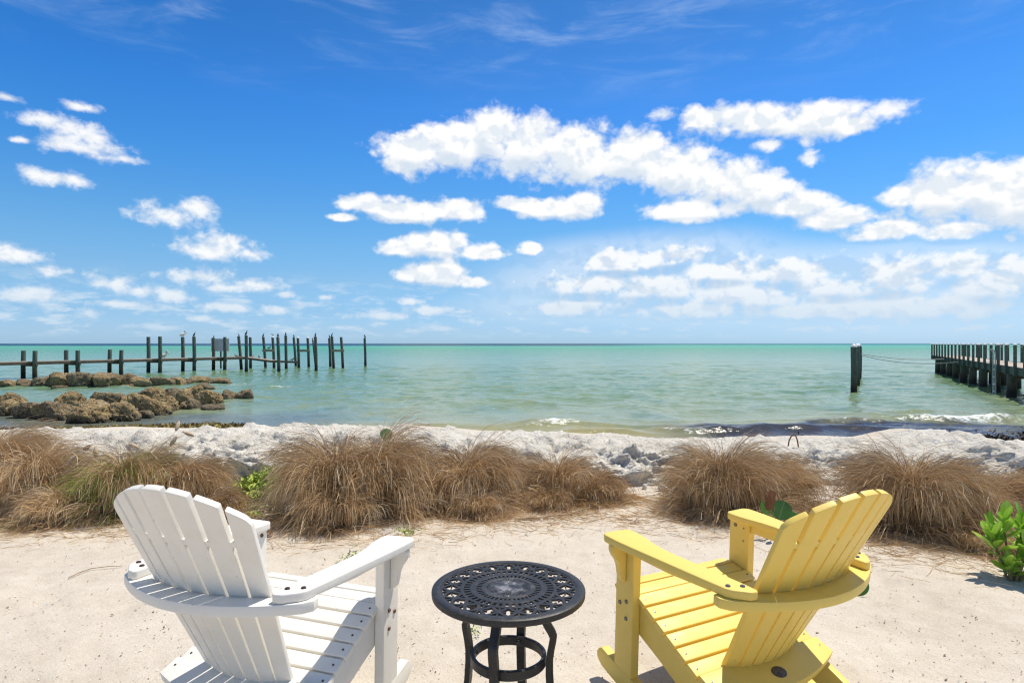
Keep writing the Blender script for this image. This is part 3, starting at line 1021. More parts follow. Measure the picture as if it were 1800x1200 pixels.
    for k in (3, 5, 7):
        q = seat_pt(k)
        top.append((q.y, q.z - 0.0235))
    top += [(-0.50, 0.200), (-0.66, 0.135), (-0.80, 0.085)]
    bot = [(-0.805, 0.055), (-0.70, 0.050), (-0.56, 0.085), (-0.40, 0.128), (-0.22, 0.205), (-0.10, 0.250), (-0.005, 0.255)]
    for s in (-1, 1):
        part('side_board', prism('side_board', top + bot, s * 0.262, s * 0.290, 'yzx', 0.003, 2, 30))
    # front legs with a shaped bracket under each arm
    for s in (-1, 1):
        leg = part('leg', prism('leg', [(-0.008, 0.090), (-0.008, 0.598), (-0.112, 0.598), (-0.112, 0.078)], s * 0.292, s * 0.330, 'yzx', 0.0045, 3))
        br = [(0.3315, 0.597), (0.398, 0.597), (0.397, 0.575), (0.388, 0.556), (0.372, 0.535), (0.362, 0.510), (0.358, 0.485), (0.352, 0.462), (0.340, 0.450), (0.3315, 0.447)]
        part('bracket', prism('bracket', [(s * x, z) for x, z in br], -0.072, -0.040, 'xzy', 0.004, 2), leg)
        for dy, dz in ((-0.036, 0.355), (-0.075, 0.372), (-0.075, 0.305)):
            bolt(leg, (s * 0.3305, dy, dz), (s, 0, 0))
        for dx_, dz in ((0.303, 0.575), (0.303, 0.520)):
            bolt(leg, (s * 0.2915, -0.085, dz), (-s, 0, 0), screw_me, 'screw')
        bolt(leg, (s * 0.2915, -0.040, 0.578), (-s, 0, 0))
    # rockers
    def rz(y):
        return (y + 0.33) ** 2 / 3.2 - 0.006
    ys = np.linspace(0.075, -0.86, 22)
    rk_b = [(y, rz(y)) for y in ys]
    rk_t = [(y, rz(y) + 0.075) for y in ys[::-1]]
    tip_f = [(0.095, rz(0.09) + 0.060), (0.108, rz(0.09) + 0.040), (0.103, rz(0.09) + 0.018)]
    tip_r = [(-0.875, rz(-0.86) + 0.02), (-0.878, rz(-0.86) + 0.055)]
    for s in (-1, 1):
        part('rocker', prism('rocker', rk_b + tip_r + rk_t + tip_f, s * 0.2935, s * 0.3315, 'yzx', 0.004, 2, 30))
    # arms
    arm = [(0.268, -0.030), (0.272, -0.012), (0.285, 0.000), (0.375, 0.004), (0.393, -0.004), (0.402, -0.022), (0.401, -0.10), (0.392, -0.20), (0.378, -0.34), (0.362, -0.50),
           (0.352, -0.585), (0.340, -0.605), (0.300, -0.640), (0.276, -0.645), (0.267, -0.635), (0.268, -0.58), (0.279, -0.44), (0.291, -0.32), (0.294, -0.24), (0.289, -0.18), (0.276, -0.12), (0.269, -0.08)]
    for s in (-1, 1):
        a = part('armrest', prism('armrest', [(s * x, y) for x, y in arm], 0.599, 0.628, 'xyz', 0.006, 3, 45))
        part('arm_support', prism('arm_support', [(-0.113, 0.5985), (-0.113, 0.562), (-0.30, 0.566), (-0.50, 0.582), (-0.545, 0.5985)], s * 0.303, s * 0.329, 'yzx', 0.003), a)
        for x_, y_ in ((0.290, -0.597), (0.331, -0.575)):
            bolt(a, (s * x_, y_, 0.6282), (0, 0, 1))
            bolt(a, (s * x_, y_, 0.5655), (0, 0, -1))
    return root


build_chair(M_white, M_bolt_rust, (-0.7485, 2.508, 0.0), -19.385, -1.12, 'white plastic fan-backed rocking chair beside the black table, facing the sea')
build_chair(M_yellow, M_bolt, (0.6934, 2.661, 0.0), 27.962, 2.392, 'yellow plastic fan-backed rocking chair beside the black table, facing the sea')


# ------------------------------------------------------------------ round cast-metal side table
def build_table():
    root = empty('side_table', (-0.012, 2.163, 0), 'round black cast metal side table with pierced top between the two chairs', 'table')
    ZT, RR = 0.529, 0.265
    root.rotation_euler = (0, 0, R(-18))
    rim = lathe('rim', [(RR - 0.030, ZT - 0.013), (RR - 0.030, ZT - 0.001), (RR - 0.027, ZT), (RR - 0.006, ZT), (RR - 0.001, ZT - 0.003), (RR, ZT - 0.007), (RR - 0.001, ZT - 0.020), (RR - 0.005, ZT - 0.024),
                        (RR - 0.010, ZT - 0.022), (RR - 0.012, ZT - 0.013), (RR - 0.030, ZT - 0.013)], 96, cap=False)
    obj('rim', rim, M_iron, root)
    # pierced plate: rings, spokes and a lattice band, one casting
    bm = bmesh.new()

    def ring(r0, r1, seg=96):
        vs = []
        for j in range(seg):
            a = 2 * math.pi * j / seg
            vs.append([bm.verts.new((r * math.cos(a), r * math.sin(a), z)) for r, z in ((r0, ZT - 0.010), (r0, ZT - 0.0035), (r0 + 0.0015, ZT - 0.0022), (r1 - 0.0015, ZT - 0.0022), (r1, ZT - 0.0035), (r1, ZT - 0.010))])
        for j in range(seg):
            A, B = vs[j], vs[(j + 1) % seg]
            for i in range(6):
                bm.faces.new((A[i], A[(i + 1) % 6], B[(i + 1) % 6], B[i]))

    def bar(r0, a0, r1, a1, w0, w1, dz=0.0, n=1):
        P = []
        for i in range(n + 1):
            t = i / n
            r, a = r0 + (r1 - r0) * t, a0 + (a1 - a0) * t
            P.append(Vector((r * math.cos(a), r * math.sin(a), 0)))
        rows = []
        for i, p in enumerate(P):
            d = (P[min(i + 1, n)] - P[max(i - 1, 0)]).normalized()
            q = Vector((-d.y, d.x, 0))
            w = (w0 + (w1 - w0) * i / n) / 2
            zt, zb = ZT - 0.0028 + dz, ZT - 0.0095 - dz
            rows.append([bm.verts.new(p + q * s * w + Vector((0, 0, z))) for s, z in ((1, zb), (1, zt), (-1, zt), (-1, zb))])
        for A, B in zip(rows, rows[1:]):
            for i in range(4):
                bm.faces.new((A[i], A[(i + 1) % 4], B[(i + 1) % 4], B[i]))
        bm.faces.new(rows[0])
        bm.faces.new(rows[-1][::-1])
    TP = 2 * math.pi
    ring(0.077, 0.094)
    ring(0.112, 0.134)
    ring(0.155, 0.168)
    ring(0.228, 0.240)
    for i in range(48):
        bar(0.049, TP * i / 48, 0.080, TP * i / 48, 0.0040, 0.0072)
    for i in range(44):
        bar(0.090, TP * i / 44, 0.116, TP * i / 44, 0.0070, 0.0085)
        bar(0.130, TP * (i + .5) / 44, 0.159, TP * (i + .5) / 44, 0.0085, 0.0105)
    n = 20
    for i in range(n):
        a = TP * i / n
        h = TP / n
        bar(0.165, a, 0.231, a + h, 0.0108, 0.0108, 0.0002, 4)
        bar(0.165, a + h, 0.231, a, 0.0108, 0.0108, 0.0, 4)
        bar(0.165, a + h * 0.5, 0.231, a + h * 0.5, 0.0062, 0.0062, -0.0003)
        bar(0.1985, a + h * 0.10, 0.1985, a + h * 0.90, 0.0042, 0.0042, -0.0006, 3)
    obj('pierced_plate', finish(bm, 'pierced_plate', 30), M_iron, root)
    hub = lathe('hub', [(0.0001, ZT - 0.010), (0.050, ZT - 0.010), (0.052, ZT - 0.004), (0.050, ZT - 0.0020), (0.030, ZT - 0.0008), (0.0001, ZT - 0.0004)], 48, cap=False)
    obj('hub', hub, M_iron, root)
    for i in range(4):
        a = i * math.pi / 2
        ca, sa = math.cos(a), math.sin(a)
        prof = [(0.098, 0.512), (0.108, 0.490), (0.120, 0.455), (0.138, 0.418), (0.154, 0.394), (0.160, 0.380), (0.158, 0.364), (0.151, 0.330), (0.146, 0.295), (0.146, 0.25), (0.150, 0.19), (0.160, 0.12), (0.178, 0.05), (0.192, 0.012), (0.200, 0.0)]
        bm = bmesh.new()
        rows = []
        for j, (r, z) in enumerate(prof):
            q = prof[min(j + 1, len(prof) - 1)]
            o_ = prof[max(j - 1, 0)]
            d = Vector((q[0] - o_[0], q[1] - o_[1])).normalized()
            nx, nz = -d.y, d.x
            row = []
            for s_t, s_w in ((1, -1), (1, -.55), (1.25, 0), (1, .55), (1, 1), (-1, 1), (-1, -1)):
                t, w = 0.0095 * s_t, 0.0150 * s_w
                rr, zz = r + nx * t, z + nz * t
                row.append(bm.verts.new((rr * ca - w * sa, rr * sa + w * ca, max(zz, 0))))
            rows.append(row)
        for A, B in zip(rows, rows[1:]):
            for k in range(7):
                bm.faces.new((A[k], A[(k + 1) % 7], B[(k + 1) % 7], B[k]))
        bm.faces.new(rows[0])
        bm.faces.new(rows[-1][::-1])
        obj('leg', finish(bm, 'leg', 38), M_iron, root)
    br = lathe('brace_ring', [(0.117, 0.272), (0.117, 0.300), (0.120, 0.303), (0.128, 0.303), (0.131, 0.300), (0.131, 0.272), (0.128, 0.269), (0.120, 0.269), (0.117, 0.272)], 72, cap=False)
    b = obj('brace_ring', br, M_iron, root)
    for i in range(4):
        a = i * math.pi / 2
        obj('bolt', lathe('bolt', [(0.007, 0.0), (0.007, 0.004), (0.004, 0.006), (0.0001, 0.006)], 10, cap=False), M_iron, b,
            loc=(0.117 * math.cos(a), 0.117 * math.sin(a), 0.286), rot=Vector((-math.cos(a), -math.sin(a), 0)).to_track_quat('Z', 'Y').to_euler())


build_table()


# ------------------------------------------------------------------ dry grass tussocks
def ribbons(P, width, tint, twist):
    """P: (n, s, 3) centre lines -> flat tapering ribbons as one mesh"""
    n, s, _ = P.shape
    T = np.gradient(P, axis=1)
    T /= np.linalg.norm(T, axis=2, keepdims=True) + 1e-9
    ref = np.stack([np.cos(twist), np.sin(twist), 0 * twist + 0.15], -1)[:, None, :]
    side = np.cross(T, ref)
    side /= np.linalg.norm(side, axis=2, keepdims=True) + 1e-9
    t = np.linspace(0, 1, s)
    w = width[:, None] * (1 - 0.75 * t[None] ** 1.6)
    A = P + side * w[..., None] / 2
    B = P - side * w[..., None] / 2
    V = np.stack([A, B], 2).reshape(-1, 3)
    base = (np.arange(n) * s * 2)[:, None] + (np.arange(s - 1) * 2)[None]
    Fc = np.stack([base, base + 1, base + 3, base + 2], -1).reshape(-1, 4)
    me = mesh_np('blades', V, Fc, smooth=False)
    at = me.attributes.new('tint', 'FLOAT', 'POINT')
    at.data.foreach_set('value', np.repeat(tint, s * 2).astype(np.float32))
    return me


def tussock_lines(rg, cx, cy, rx, ry, H, n, wind=(0.3, -0.15), droop=1.0, segs=9, lean0=0.0, spread=1.0, upright=0.008):
    """blades grow in locks that lie over together, as grass combed by the wind does"""
    H *= 0.90
    rx, ry = rx * 0.74, ry * 0.80
    n = int(n * 1.15)
    nl = max(12, n // 36)
    u = np.sqrt(rg.random(nl))
    th = rg.random(nl) * 2 * np.pi
    lx, ly = cx + 0.50 * rx * u * np.cos(th), cy + 0.50 * ry * u * np.sin(th)
    ph = th + rg.normal(0, 0.45, nl)
    ldx = np.cos(ph) * (0.25 + u) * spread + wind[0] * 1.0 + rg.normal(0, .12, nl)
    ldy = np.sin(ph) * (0.25 + u) * spread + wind[1] * 1.0 + rg.normal(0, .12, nl)
    lL = H * np.clip(rg.normal(1.43, 0.12, nl), 1.0, 1.62) * (1.0 - 0.55 * u * rg.random(nl) ** 0.5)
    lth = -0.02 + lean0 + 0.30 * u * rg.random(nl)
    lb = np.clip(2.50 + rg.normal(0, 0.45, nl), 1.2, 3.4) * droop
    lt = rg.normal(0, 0.20, nl)
    old = (rg.random(nl) < 0.22) & (u > 0.45)      # last year's growth, splayed out into a skirt
    lth[old] = rg.uniform(0.75, 1.15, old.sum())
    lb[old] = rg.uniform(0.9, 1.5, old.sum())
    lL[old] = H * rg.uniform(0.65, 1.0, old.sum())
    lt[old] += 0.08
    k = rg.integers(0, nl, n)
    x0, y0 = lx[k] + rg.normal(0, .035, n), ly[k] + rg.normal(0, .035, n)
    dx, dy = ldx[k] + rg.normal(0, .11, n), ldy[k] + rg.normal(0, .11, n)
    mag = np.hypot(dx, dy)
    dx, dy = dx / mag, dy / mag
    L = lL[k] * np.clip(rg.normal(0.98, 0.11, n), 0.35, 1.14)
    th0 = np.maximum(lth[k] + rg.normal(0, .09, n), -0.1)
    bend = np.maximum((lb[k] + rg.normal(0, .20, n)) * (0.80 + 0.20 * np.clip(mag, 0, 1.3)), 0.2)
    st_ = rg.random(n) < upright
    bend[st_] *= 0.35
    L[st_] *= 0.85
    s = np.linspace(0, 1, segs)
    ang = np.minimum(th0[:, None] + bend[:, None] * s[None] ** 2.3, 2.85)
    curl = rg.normal(0, 0.38, n)[:, None] * s[None] ** 2
    ddx = dx[:, None] * np.cos(curl) - dy[:, None] * np.sin(curl)
    ddy = dx[:, None] * np.sin(curl) + dy[:, None] * np.cos(curl)
    st = L[:, None] / (segs - 1)
    X = x0[:, None] + np.cumsum(np.sin(ang) * ddx * st, 1)
    Y = y0[:, None] + np.cumsum(np.sin(ang) * ddy * st, 1)
    Z = np.cumsum(np.cos(ang) * st, 1) - st
    fl = 0.008 + 0.05 * rg.random(n)[:, None] * rg.random((n, segs))
    Z = np.maximum(Z, fl * (s[None] > 0.2))
    Z += ground_z(X, Y)
    jit = rg.normal(0, 0.003, (n, segs, 3)) * (s[None, :, None] > 0)
    return np.stack([X, Y, Z], -1) + jit, lt[k]


def tussock(label, parts, seed, green=0.0, seeds=()):
    """parts: list of dicts for tussock_lines"""
    rg = np.random.default_rng(seed)
    root = empty('grass_clump', (parts[0]['cx'], parts[0]['cy'], 0.0), label, 'grass', 'dry grass clumps along the bank')
    Ps, ti, wd = [], [], []
    for q in parts:
        q = dict(q)
        g = q.pop('green', green)
        tone = q.pop('tone', 0.0)
        P, lt = tussock_lines(rg, **q)
        n = len(P)
        t = np.clip(rg.beta(2.2, 2.3, n) + tone + lt, 0.0, 0.94)
        gm = rg.random(n) < g
        t[gm] = 0.955 + 0.045 * rg.random(gm.sum())
        Ps.append(P)
        ti.append(t)
        wd.append(0.0026 + 0.0062 * rg.random(n) ** 2)
        pale = (rg.random(n) < 0.035) & ~gm
        ti[-1][pale] = 0.88 + 0.06 * rg.random(pale.sum())
        wd[-1][pale] = 0.008
        # old broken straw lying about the skirt
        m = n // 7
        a = rg.random(m) * 2 * np.pi
        rr = 0.55 + 0.55 * rg.random(m)
        bx, by = q['cx'] + q['rx'] * rr * np.cos(a) + 0.1 * q.get('wind', (.3, 0))[0], q['cy'] + q['ry'] * rr * np.sin(a)
        aa = a + rg.normal(0, 1.0, m)
        ln = rg.uniform(0.08, 0.32, m)
        s = np.linspace(-.5, .5, 9)
        cu = rg.normal(0, 1.6, m)[:, None] * s[None] ** 2
        LX = bx[:, None] + ln[:, None] * (s[None] * np.cos(aa)[:, None] - cu * ln[:, None] * np.sin(aa)[:, None])
        LY = by[:, None] + ln[:, None] * (s[None] * np.sin(aa)[:, None] + cu * ln[:, None] * np.cos(aa)[:, None])
        LZ = 0.004 + 0.03 * rg.random(m)[:, None] ** 2 + 0.03 * rg.normal(0, 1, m)[:, None] * s[None] + 0 * LX
        LZ = np.maximum(LZ, 0.003) + ground_z(LX, LY)
        Ps.append(np.stack([LX, LY, LZ], -1))
        ti.append(np.clip(rg.beta(2.5, 2.0, m), 0, .93))
        wd.append(rg.uniform(0.002, 0.0045, m))
    P = np.concatenate(Ps)
    P -= np.array([parts[0]['cx'], parts[0]['cy'], 0.0])
    me = ribbons(P, np.concatenate(wd), np.concatenate(ti), rg.random(len(P)) * 2 * np.pi)
    tag(obj('blades', me, M_straw, root), kind='stuff')
    for (x, y, Yd) in seeds:
        p = pxY(x, y, Yd) - Vector((parts[0]['cx'], parts[0]['cy'], 0))
        a = rg.uniform(-1.2, 1.2)
        d = Vector((math.sin(a), rg.uniform(-.4, .4), abs(math.cos(a)) * 0.5)).normalized()
        bm = bmesh.new()
        tube_bm(bm, [p + d * t for t in (-.050, -.040, -.02, .0, .02, .038, .050)], [.003, .011, .0165, .0175, .0150, .009, .002], 10)
        # bristles
        for _ in range(110):
            c = p + d * rg.uniform(-.045, .045)
            b = Vector(rg.normal(0, 1, 3)).normalized()
            b = (b - d * b.dot(d) * 0.6 + d * 0.4).normalized()
            e = c + b * rg.uniform(.018, .032)
            sd_ = b.cross(Vector((0.3, 1, 0.2))).normalized() * 0.0009
            bm.faces.new([bm.verts.new(c + sd_), bm.verts.new(c - sd_), bm.verts.new(e)])
        foot = Vector((rg.uniform(-.2, .2), rg.uniform(-.1, .1), 0.05))
        tube_bm(bm, [p - d * 0.05, (p + foot) / 2 + Vector((0, 0, .08)), foot], [.0016, .002, .0022], 5)
        obj('seed_head', finish(bm, 'seed_head', 60), M_seed, root)
    return root


D = dict
tussock('tall pale straw-coloured grass clump at the left edge, in front of the rocks', [
    D(cx=-4.55, cy=5.35, rx=.62, ry=.45, H=.74, n=6500, wind=(-.05, -.15), tone=.12), D(cx=-3.95, cy=5.2, rx=.38, ry=.36, H=.56, n=3000, wind=(.45, -.25), tone=.08)], 101)
tussock('dry grass clump with green blades through it and fluffy seed heads, behind the white chair', [
    D(cx=-3.15, cy=5.15, rx=.50, ry=.40, H=.56, n=5200, wind=(.55, -.15), green=.17, tone=.05), D(cx=-3.50, cy=4.82, rx=.36, ry=.28, H=.30, n=2600, wind=(-.25, -.35), tone=.08),
    D(cx=-3.22, cy=4.98, rx=.30, ry=.26, H=.46, n=1300, wind=(.55, -.2), green=.75)], 102,
    seeds=((125, 808, 5.0), (153, 786, 5.2), (168, 795, 5.2), (235, 783, 5.2), (190, 800, 5.1), (305, 775, 5.3), (312, 748, 5.4), (331, 762, 5.4)))
tussock('low wind-swept dry grass clump leaning right towards the green vine', [
    D(cx=-2.72, cy=5.2, rx=.40, ry=.34, H=.46, n=4200, wind=(.95, -.35), tone=.03), D(cx=-2.35, cy=4.95, rx=.26, ry=.22, H=.26, n=1500, wind=(.8, -.4))], 103)
tussock('tallest twin-peaked dry grass clump just right of the white chair', [
    D(cx=-1.42, cy=5.05, rx=.48, ry=.42, H=.66, n=5600, wind=(-.05, -.25), lean0=-.02), D(cx=-1.10, cy=5.15, rx=.42, ry=.42, H=.66, n=4200, wind=(.42, -.2)),
    D(cx=-1.35, cy=4.72, rx=.42, ry=.26, H=.33, n=2600, wind=(-.1, -.55))], 104)
tussock('peaked dry grass clump between the tall twin-peaked clump and the small low one', [
    D(cx=-.36, cy=5.35, rx=.38, ry=.38, H=.56, n=5000, wind=(.30, -.2)), D(cx=-.62, cy=5.15, rx=.30, ry=.26, H=.36, n=2000, wind=(-.2, -.35)), D(cx=-.30, cy=4.98, rx=.36, ry=.22, H=.24, n=1700, wind=(.1, -.6), tone=.08)], 105)
tussock('smallest dry grass clump, swept flat to the right behind the table', [
    D(cx=.40, cy=5.5, rx=.26, ry=.26, H=.44, n=2600, wind=(.05, -.2)), D(cx=.72, cy=5.45, rx=.34, ry=.26, H=.30, n=2600, wind=(1.2, -.25)), D(cx=.30, cy=5.2, rx=.28, ry=.2, H=.2, n=1000, wind=(-.1, -.6), tone=.1)], 106)
tussock('broad rounded dry grass clump behind the arm of the yellow chair', [
    D(cx=1.75, cy=5.15, rx=.58, ry=.46, H=.59, n=7500, wind=(.22, -.22)), D(cx=2.15, cy=5.2, rx=.36, ry=.36, H=.48, n=2600, wind=(.7, -.2))], 107)
tussock('wide dry grass clump behind the back of the yellow chair, above the green shrub', [
    D(cx=3.00, cy=4.65, rx=.66, ry=.48, H=.60, n=7500, wind=(.25, -.22)), D(cx=3.55, cy=4.6, rx=.50, ry=.44, H=.50, n=4200, wind=(.8, -.3)), D(cx=3.2, cy=4.15, rx=.55, ry=.25, H=.20, n=1700, wind=(.3, -.8), tone=.1)], 108)


# ------------------------------------------------------------------ jetties of limestone boulders
def ico(sub):
    bm = bmesh.new()
    bmesh.ops.create_icosphere(bm, subdivisions=sub, radius=1.0)
    V = np.array([v.co[:] for v in bm.verts])
    Fc = np.array([[v.index for v in f.verts] for f in bm.faces])
    bm.free()
    return V, Fc


ICO5, ICO4, ICO3, ICO2 = ico(5), ico(4), ico(3), ico(2)


def boulder(cx, ytop, Yd, w, depth, label, seed, group, sub=None, squash=1.0, zbase=WATER_Z - 0.25, mat=None, name='boulder', cat='rock', rough=1.0):
    V, Fc = sub or ICO4
    rg = np.random.default_rng(seed)
    top = pxY(cx, ytop, Yd)
    rx = w / F * Yd / 2
    rzz = max((top.z - zbase) / 2 * 1.08, 0.06)
    ry = rx * depth
    a, b, c = rg.uniform(0, 50, 3)
    q = Matrix.Rotation(rg.uniform(-.5, .5), 3, 'X') @ Matrix.Rotation(rg.uniform(-.45, .45), 3, 'Y') @ Matrix.Rotation(rg.uniform(0, 6.3), 3, 'Z')
    U = V @ np.array(q).T
    # a block broken along a dozen planes, then weathered
    nk = rg.normal(size=(13, 3))
    nk /= np.linalg.norm(nk, axis=1)[:, None]
    dk = rg.uniform(0.60, 1.0, 13)
    dots = np.clip(U @ nk.T, 0.08, None)
    rr = dk[None] / dots
    d = -np.log(np.exp(-9.0 * np.minimum(rr, 3)).sum(1) + np.exp(-9.0 * 1.12)) / 9.0
    d = d + 0.10 * gnoise(U[:, 0] * 1.6 + a, U[:, 1] * 1.6 + b, U[:, 2] * 1.6 + c) + 0.13 * fbm(U[:, 0] * 2.8 + a, U[:, 1] * 2.8 + b, U[:, 2] * 2.8 + c, 3, .55, 3)
    rid = np.abs(fbm(U[:, 0] * 3.4 + c, U[:, 1] * 3.4 + a, U[:, 2] * 3.4 + b, 4, .6, 7))
    pit = sstep(0.12, 0.45, fbm(U[:, 0] * 5.5 + b, U[:, 1] * 5.5 + c, U[:, 2] * 5.5 + a, 3, .6, 13))
    d = d + rough * (-0.17 * (0.22 - rid) * 1.0 - 0.11 * pit)
    sgn = np.sign(V) * np.abs(V) ** 0.82
    P = sgn * d[:, None] * np.array([rx * 1.08, ry * 1.08, rzz])
    P[:, 2] += rzz * 0.0
    zc = (top.z + zbase) / 2
    dz = top.z - (P[:, 2].max() + zc)
    P[:, 2] += dz
    me = mesh_np(name, P, Fc)
    o = obj(name, me, mat or M_rock, None, loc=(top.x, Yd, zc))
    return tag(o, label, cat, group)


def c4(x, y):
    return x * 0.2556, 570 + y * 0.2556


FAR_JETTY = [  # crop x, top, base row, width, description
    (15, 383, 440, 130, 'dark pitted boulder at the left end of the far jetty, cut by the photo edge'),
    (85, 380, 442, 125, 'low flat-topped brown boulder left of the two nearest pilings on the far jetty'),
    (172, 378, 440, 130, 'low brown boulder in front of the two nearest pier pilings'),
    (280, 362, 440, 145, 'grey-brown boulder just right of the two nearest pier pilings'),
    (352, 352, 438, 105, 'narrow tan boulder between two bigger boulders left of the tallest far-jetty rock'),
    (440, 328, 436, 150, 'tallest dark boulder of the far jetty, under the second pair of pilings'),
    (410, 421, 447, 92, 'small yellowish stone at the waterline below the tallest far-jetty boulder'),
    (568, 330, 440, 170, 'wide dark boulder with a hollow face, right of the tallest far-jetty boulder'),
    (722, 332, 440, 165, 'dark boulder with a square shoulder below the third pair of pilings'),
    (868, 336, 432, 165, 'grey sloping boulder right of the third pair of pilings on the far jetty'),
    (880, 412, 444, 95, 'low pale stone at the waterline under the grey sloping boulder'),
    (985, 360, 438, 160, 'rounded brown boulder left of the fourth pair of pilings on the far jetty'),
    (1112, 360, 436, 150, 'dark shaggy boulder in line with the fourth pair of pilings'),
    (1215, 363, 432, 110, 'dark rounded boulder just right of the shaggy one on the far jetty'),
    (1298, 370, 425, 90, 'small brown boulder in the dip near the seaward end of the far jetty'),
    (1385, 355, 420, 150, 'domed dark boulder below the fifth pair of pilings on the far jetty'),
    (1530, 366, 422, 160, 'last large boulder at the seaward tip of the far jetty'),
    (1705, 424, 446, 95, 'flat wave-washed stone alone in the water off the far jetty tip'),
]
for i, (x, t, b, w, lab) in enumerate(FAR_JETTY):
    X, T = c4(x, t)
    _, B = c4(x, b)
    Yd = (CH - WATER_Z) * F / (B - HORZ)
    boulder(X, T - 1.0, Yd + 0.3, w * 0.2556 * 1.06, 0.85, lab, 300 + i, 'boulders of the far jetty', ICO4 if w > 100 else ICO3)
NEAR_JETTY = [
    (70, 474, 600, 210, 'grey round-topped boulder at the left edge behind the tall grass'),
    (25, 520, 640, 220, 'dark low boulder at the left edge nearest the tall grass'),
    (190, 535, 660, 190, 'brown boulder half hidden behind the tall left grass clump'),
    (310, 530, 668, 190, 'dark boulder in the shade left of the big orange-brown one'),
    (452, 463, 600, 200, 'brown flat-topped boulder standing up against the inlet on the near jetty'),
    (390, 528, 676, 190, 'dark undercut boulder by the shore at the foot of the near jetty'),
    (495, 545, 640, 120, 'narrow brown boulder wedged left of the big orange-brown one'),
    (640, 515, 690, 285, 'biggest orange-brown boulder of the near jetty, next to the shore'),
    (755, 462, 590, 210, 'tan boulder at the back of the near jetty, above the big orange-brown one'),
    (868, 492, 590, 120, 'small grey boulder perched between the tan one and the dark wet one'),
    (858, 535, 680, 200, 'orange-brown pitted boulder with dark wet foot, second from the shore'),
    (955, 470, 615, 150, 'dark brown tall boulder in the middle of the near jetty'),
    (992, 592, 662, 115, 'small tan stone at the water in front of the middle of the near jetty'),
    (1045, 430, 560, 200, 'long flat brown boulder along the back of the near jetty'),
    (1080, 515, 640, 190, 'orange boulder sloping to the water in the middle of the near jetty'),
    (1150, 492, 610, 185, 'rusty brown boulder leaning over the orange sloping one'),
    (1160, 435, 555, 125, 'dark rounded boulder on the back row right of the long flat one'),
    (1272, 446, 575, 150, 'dark pitted boulder under the pale flat one on the near jetty'),
    (1320, 412, 540, 185, 'pale flat-topped boulder highest at the back of the near jetty'),
    (1268, 538, 602, 95, 'small yellowish stone at the waterline right of the rusty brown boulder'),
    (1335, 510, 600, 120, 'brown stone in front of the big tan seaward boulder'),
    (1428, 402, 465, 140, 'grey-brown boulder between the far jetty and the near jetty tip'),
    (1430, 448, 575, 220, 'big smooth tan boulder at the seaward end of the near jetty'),
    (1462, 556, 606, 165, 'low wet stone lying in front of the big smooth tan boulder'),
    (1565, 448, 540, 130, 'dark split boulder next to last at the near jetty tip'),
    (1675, 446, 538, 150, 'last pointed boulder at the seaward tip of the near jetty'),
]
for i, (x, t, b, w, lab) in enumerate(NEAR_JETTY):
    X, T = c4(x, t)
    _, B = c4(x, b)
    Yd = (CH - WATER_Z) * F / (B - HORZ)
    boulder(X, T - 1.5, Yd + 0.45, w * 0.2556 * 0.98, 0.85, lab, 400 + i, 'boulders of the near jetty', ICO5 if w > 180 else ICO4)


# ------------------------------------------------------------------ ruined pier on the left
def piling_mesh(h, r, tilt=(0, 0), seg=14, cone=0.0):
    """upright round timber from 1.6 m below the water to height h above the origin"""
    prof = [(r * 1.04, -1.7), (r * 1.03, 0.0), (r, h * 0.5), (r * 0.97, h - 0.03), (r * 0.90, h), (0.0005, h + 0.004)]
    me = lathe('piling', prof, seg, cap=False)
    V = np.empty(len(me.vertices) * 3, np.float32)
    me.vertices.foreach_get('co', V)
    V = V.reshape(-1, 3)
    V[:, 0] += tilt[0] * V[:, 2] + 0.012 * np.sin(V[:, 2] * 2.1 + h * 9)
    V[:, 1] += tilt[1] * V[:, 2]
    me.vertices.foreach_set('co', V.ravel())
    me.update()
    return me


PC, PD, PN = Vector((-29.0, 37.5)), Vector((0.463, 0.886)), Vector((0.886, -0.463))
pier = empty('pier', (PC.x, PC.y, WATER_Z), 'ruined narrow wooden pier of pilings and one plank walkway beyond the rocks', 'pier')


def pier_pt(t, w, z=0.0):
    p = PC + PD * t + PN * w
    return Vector((p.x - pier.location.x, p.y - pier.location.y, z - WATER_Z))


def beam(name, a, b, w, h, mat, parent, bev=0.008):
    """square timber from a to b"""
    d = (b - a)
    L = d.length
    me = box(name, (0, -w / 2, -h / 2), (L, w / 2, h / 2), bev, 1)
    x = d.normalized()
    y = Vector((0, 0, 1)).cross(x).normalized()
    z = x.cross(y)
    M = Matrix((x, y, z)).transposed().to_4x4()
    me.transform(Matrix.Translation(a) @ M)
    return obj(name, me, mat, parent)


tops = {-2.6: (.93, .93), 0: (.94, .94), 2.39: (.95, .93), 5.05: (.96, .93), 7.75: (1.84, 1.86), 10.4: (1.86, 1.87), 13.0: (1.82, 1.87)}
rgp = np.random.default_rng(9)
for t, (zf, zn) in tops.items():
    for w, z in ((-0.66, zf), (0.66, zn)):
        base = pier_pt(t, w, WATER_Z)
        obj('piling', piling_mesh(z - WATER_Z, 0.125, (rgp.normal(0, .012), rgp.normal(0, .01))), M_pile, pier, loc=base)
    beam('cross_beam', pier_pt(t + .02, -0.86, 0.10), pier_pt(t + .02, 0.86, 0.10), 0.10, 0.20, M_darkplank, pier)
